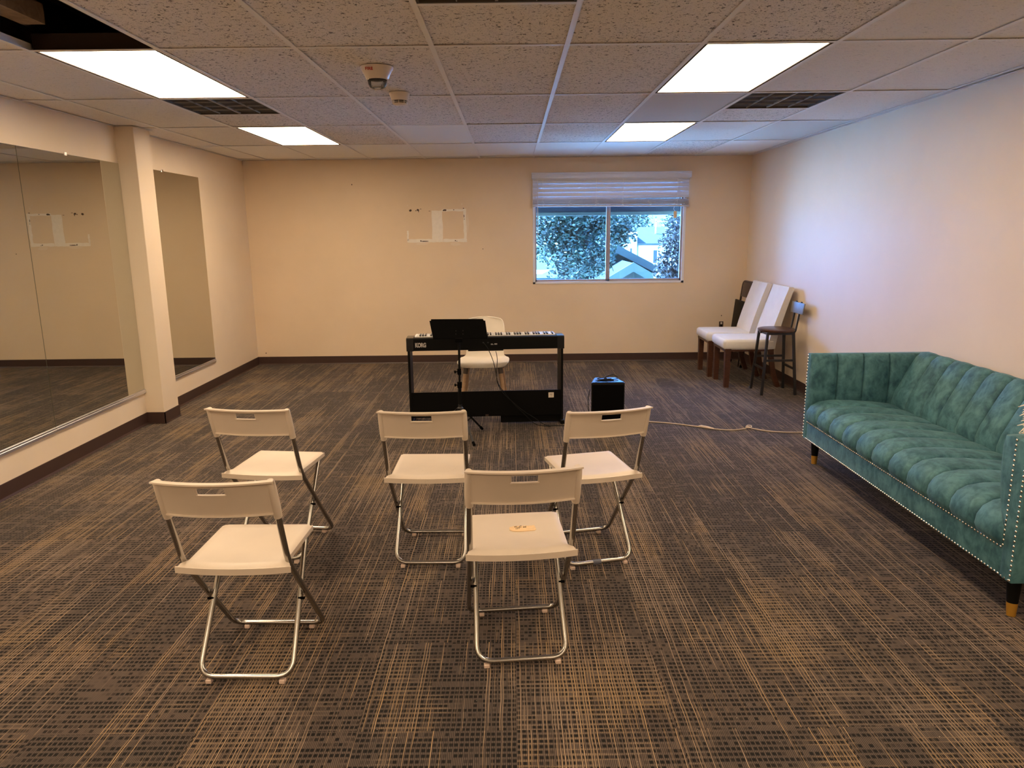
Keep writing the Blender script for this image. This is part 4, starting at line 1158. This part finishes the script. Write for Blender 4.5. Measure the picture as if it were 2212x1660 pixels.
# distant hill
bm = bm_new()
fs = add_grid(bm, lambda i, j: (-40 + i * 5, 95 + j * 9, GZ + (4.6 + 1.1 * sin(i * .55) + .6 * sin(i * 1.7)) * sin(pi * min(1, j / 4) / 2)), 30, 4); struct('distant_hill', bm, M['hill'], smooth=60)
def gable(t, x0, x1, y0, y1, z0, ze, zr, wall, roof, ov=.25, ridge='y'):
    """box with a gable roof; ridge runs along y"""
    bm = bm_new(); xm = (x0 + x1) / 2
    add_prism(bm, [(x0, z0), (x1, z0), (x1, ze), (xm, zr), (x0, ze)], y0, y1, 'y'); obj('wall', bm, wall, t, smooth=0)
    sl = (zr - ze) / (xm - x0)
    for s in (-1, 1):
        xe = xm + s * (xm - x0 + ov); zz = zr - sl * (xm - x0 + ov)
        bm = bm_new(); add_prism(bm, [(xm, zr + .02), (xe, zz + .02), (xe, zz + .12), (xm, zr + .14)], y0 - ov, y1 + ov, 'y'); rf = obj('roof_slope', bm, roof, t, smooth=0)
        bm = bm_new(); add_prism(bm, [(xm, zr - .06), (xe, zz - .06), (xe, zz + .14), (xm, zr + .16)], y0 - ov - .05, y0 - ov, 'y'); obj('barge_board', bm, M['trimw'], rf, smooth=0)
def P0(px, py, Y): return ((px - 1104) / 1572 * Y, 1.52 - (py - 502) / 1572 * Y)
h1 = thing('neighbour_house', 'dark low house with twin gables at the bottom of the window', 'house', (0, 0, 0))
gable(h1, 2.81 - 2.0, 2.81 + 2.0, 20, 23.5, GZ, -.02, 1.0, M['dullwall'], M['roofb'])
gable(h1, 2.93 - 1.3, 2.93 + 1.3, 18, 19.6, GZ, -.12, .62, M['dullwall'], M['roofb'])
h2 = thing('neighbour_house', 'white stucco house with tall square block and pale roof', 'house', (0, 0, 0))
bm = bm_new(); add_box(bm, (6.75, 44, GZ), (7.45, 48, 1.50)); obj('tall_block', bm, M['stucco'], h2, smooth=0)
bm = bm_new(); add_box(bm, (7.66, 44.6, GZ), (10.6, 50, .72)); obj('wall', bm, M['stucco'], h2, smooth=0)
bm = bm_new(); add_prism(bm, [(44.1, .66), (44.1, .78), (47.5, 1.75), (51, .78), (51, .66)], 7.5, 11.2, 'x'); obj('roof', bm, M['roofg'], h2, smooth=0)
for x, z0, z1 in ((7.05, -.6, .5), (8.55, -.4, .35), (9.2, -.4, .35)):
    bm = bm_new(); add_box(bm, (x, 43.97 if x < 7.6 else 44.57, z0), (x + (.1 if x < 7.6 else .22), 44.02 if x < 7.6 else 44.62, z1)); obj('window', bm, M['pane_d'], h2, smooth=0)
bm = bm_new(); add_box(bm, (8.9, 46, 1.2), (8.98, 46.08, 2.2)); add_box(bm, (10.2, 46, 1.2), (10.28, 46.08, 2.1)); add_box(bm, (8.9, 46, 2.05), (10.28, 46.05, 2.1)); obj('roof_rail', bm, M['stucco'], h2, smooth=0)
h3 = thing('neighbour_shed', 'sunlit white wall low at the left of the window, under the tree', 'shed', (0, 0, 0))
bm = bm_new(); add_box(bm, (.2, 17, GZ), (1.36, 18.4, .42)); obj('wall', bm, M['stucco'], h3, smooth=0)
bm = bm_new(); add_box(bm, (.1, 16.9, .42), (1.46, 18.5, .48)); obj('roof', bm, M['roofg'], h3, smooth=0)

# ---------------------------------------------------------------- light
sun = bpy.data.lights.new('sun', 'SUN'); sun.energy = 66; sun.color = (.27, .60, 1.0); sun.angle = .009
so = bpy.data.objects.new('sun', sun); COL.objects.link(so)
az, el = rad(-62), rad(48)          # from the left, a little in front of the window wall
d = Vector((sin(az) * cos(el), cos(az) * cos(el), sin(el)))
so.rotation_euler = (-d).to_track_quat('-Z', 'Y').to_euler(); so.location = d * 30 + Vector((0, 10, 0))
w = bpy.data.worlds.new('sky'); SC.world = w; w.use_nodes = True
nt = w.node_tree; nt.nodes.clear()
wo = nt.nodes.new('ShaderNodeOutputWorld'); bg = nt.nodes.new('ShaderNodeBackground')
tc = nt.nodes.new('ShaderNodeTexCoord'); dp = nt.nodes.new('ShaderNodeVectorMath'); dp.operation = 'DOT_PRODUCT'
glow = Vector((sin(rad(-40)) * cos(rad(19)), cos(rad(-40)) * cos(rad(19)), sin(rad(19))))
dp.inputs[1].default_value = glow
mr = nt.nodes.new('ShaderNodeMapRange'); mr.interpolation_type = 'SMOOTHSTEP'
mr.inputs[1].default_value = .66; mr.inputs[2].default_value = .97; mr.inputs[3].default_value = 5.0; mr.inputs[4].default_value = 22.0
nt.links.new(tc.outputs['Generated'], dp.inputs[0]); nt.links.new(dp.outputs['Value'], mr.inputs[0])
bg.inputs[0].default_value = (.09, .35, 1.0, 1)
nt.links.new(mr.outputs[0], bg.inputs[1]); nt.links.new(bg.outputs[0], wo.inputs[0])
pl = bpy.data.lights.new('window_portal', 'AREA'); pl.shape = 'RECTANGLE'; pl.size = WX1 - WX0; pl.size_y = 1.80 - WZ0; pl.cycles.is_portal = True
po = bpy.data.objects.new('window_portal', pl); COL.objects.link(po); po.location = ((WX0 + WX1) / 2, YB + .14, (1.80 + WZ0) / 2); po.rotation_euler = (-pi / 2, 0, 0)

# ---------------------------------------------------------------- camera
F, PITCH, ROLL, YAW = 1572.05, .2058, -.0111, -.0015
fw = Vector((sin(YAW) * cos(PITCH), cos(YAW) * cos(PITCH), -sin(PITCH))); rt = Vector((cos(YAW), -sin(YAW), 0)); up = rt.cross(fw)
r2 = cos(ROLL) * rt + sin(ROLL) * up; u2 = -sin(ROLL) * rt + cos(ROLL) * up
cam = bpy.data.cameras.new('camera'); cam.sensor_fit = 'HORIZONTAL'; cam.sensor_width = 36; cam.lens = F / 2212 * 36; cam.clip_start = .05; cam.clip_end = 400
co = bpy.data.objects.new('camera', cam); COL.objects.link(co)
co.matrix_world = Matrix(((r2.x, u2.x, -fw.x, 0), (r2.y, u2.y, -fw.y, 0), (r2.z, u2.z, -fw.z, 1.5206), (0, 0, 0, 1)))
SC.camera = co
SC.view_settings.view_transform = 'Standard'; SC.view_settings.look = 'None'; SC.view_settings.gamma = 1; SC.view_settings.use_curve_mapping = False
SC.view_settings.exposure = 1.0
SC.cycles.use_denoising = True; SC.cycles.max_bounces = 10; SC.cycles.diffuse_bounces = 6; SC.cycles.glossy_bounces = 5; SC.cycles.transparent_max_bounces = 12
SC.cycles.sample_clamp_indirect = 8.0
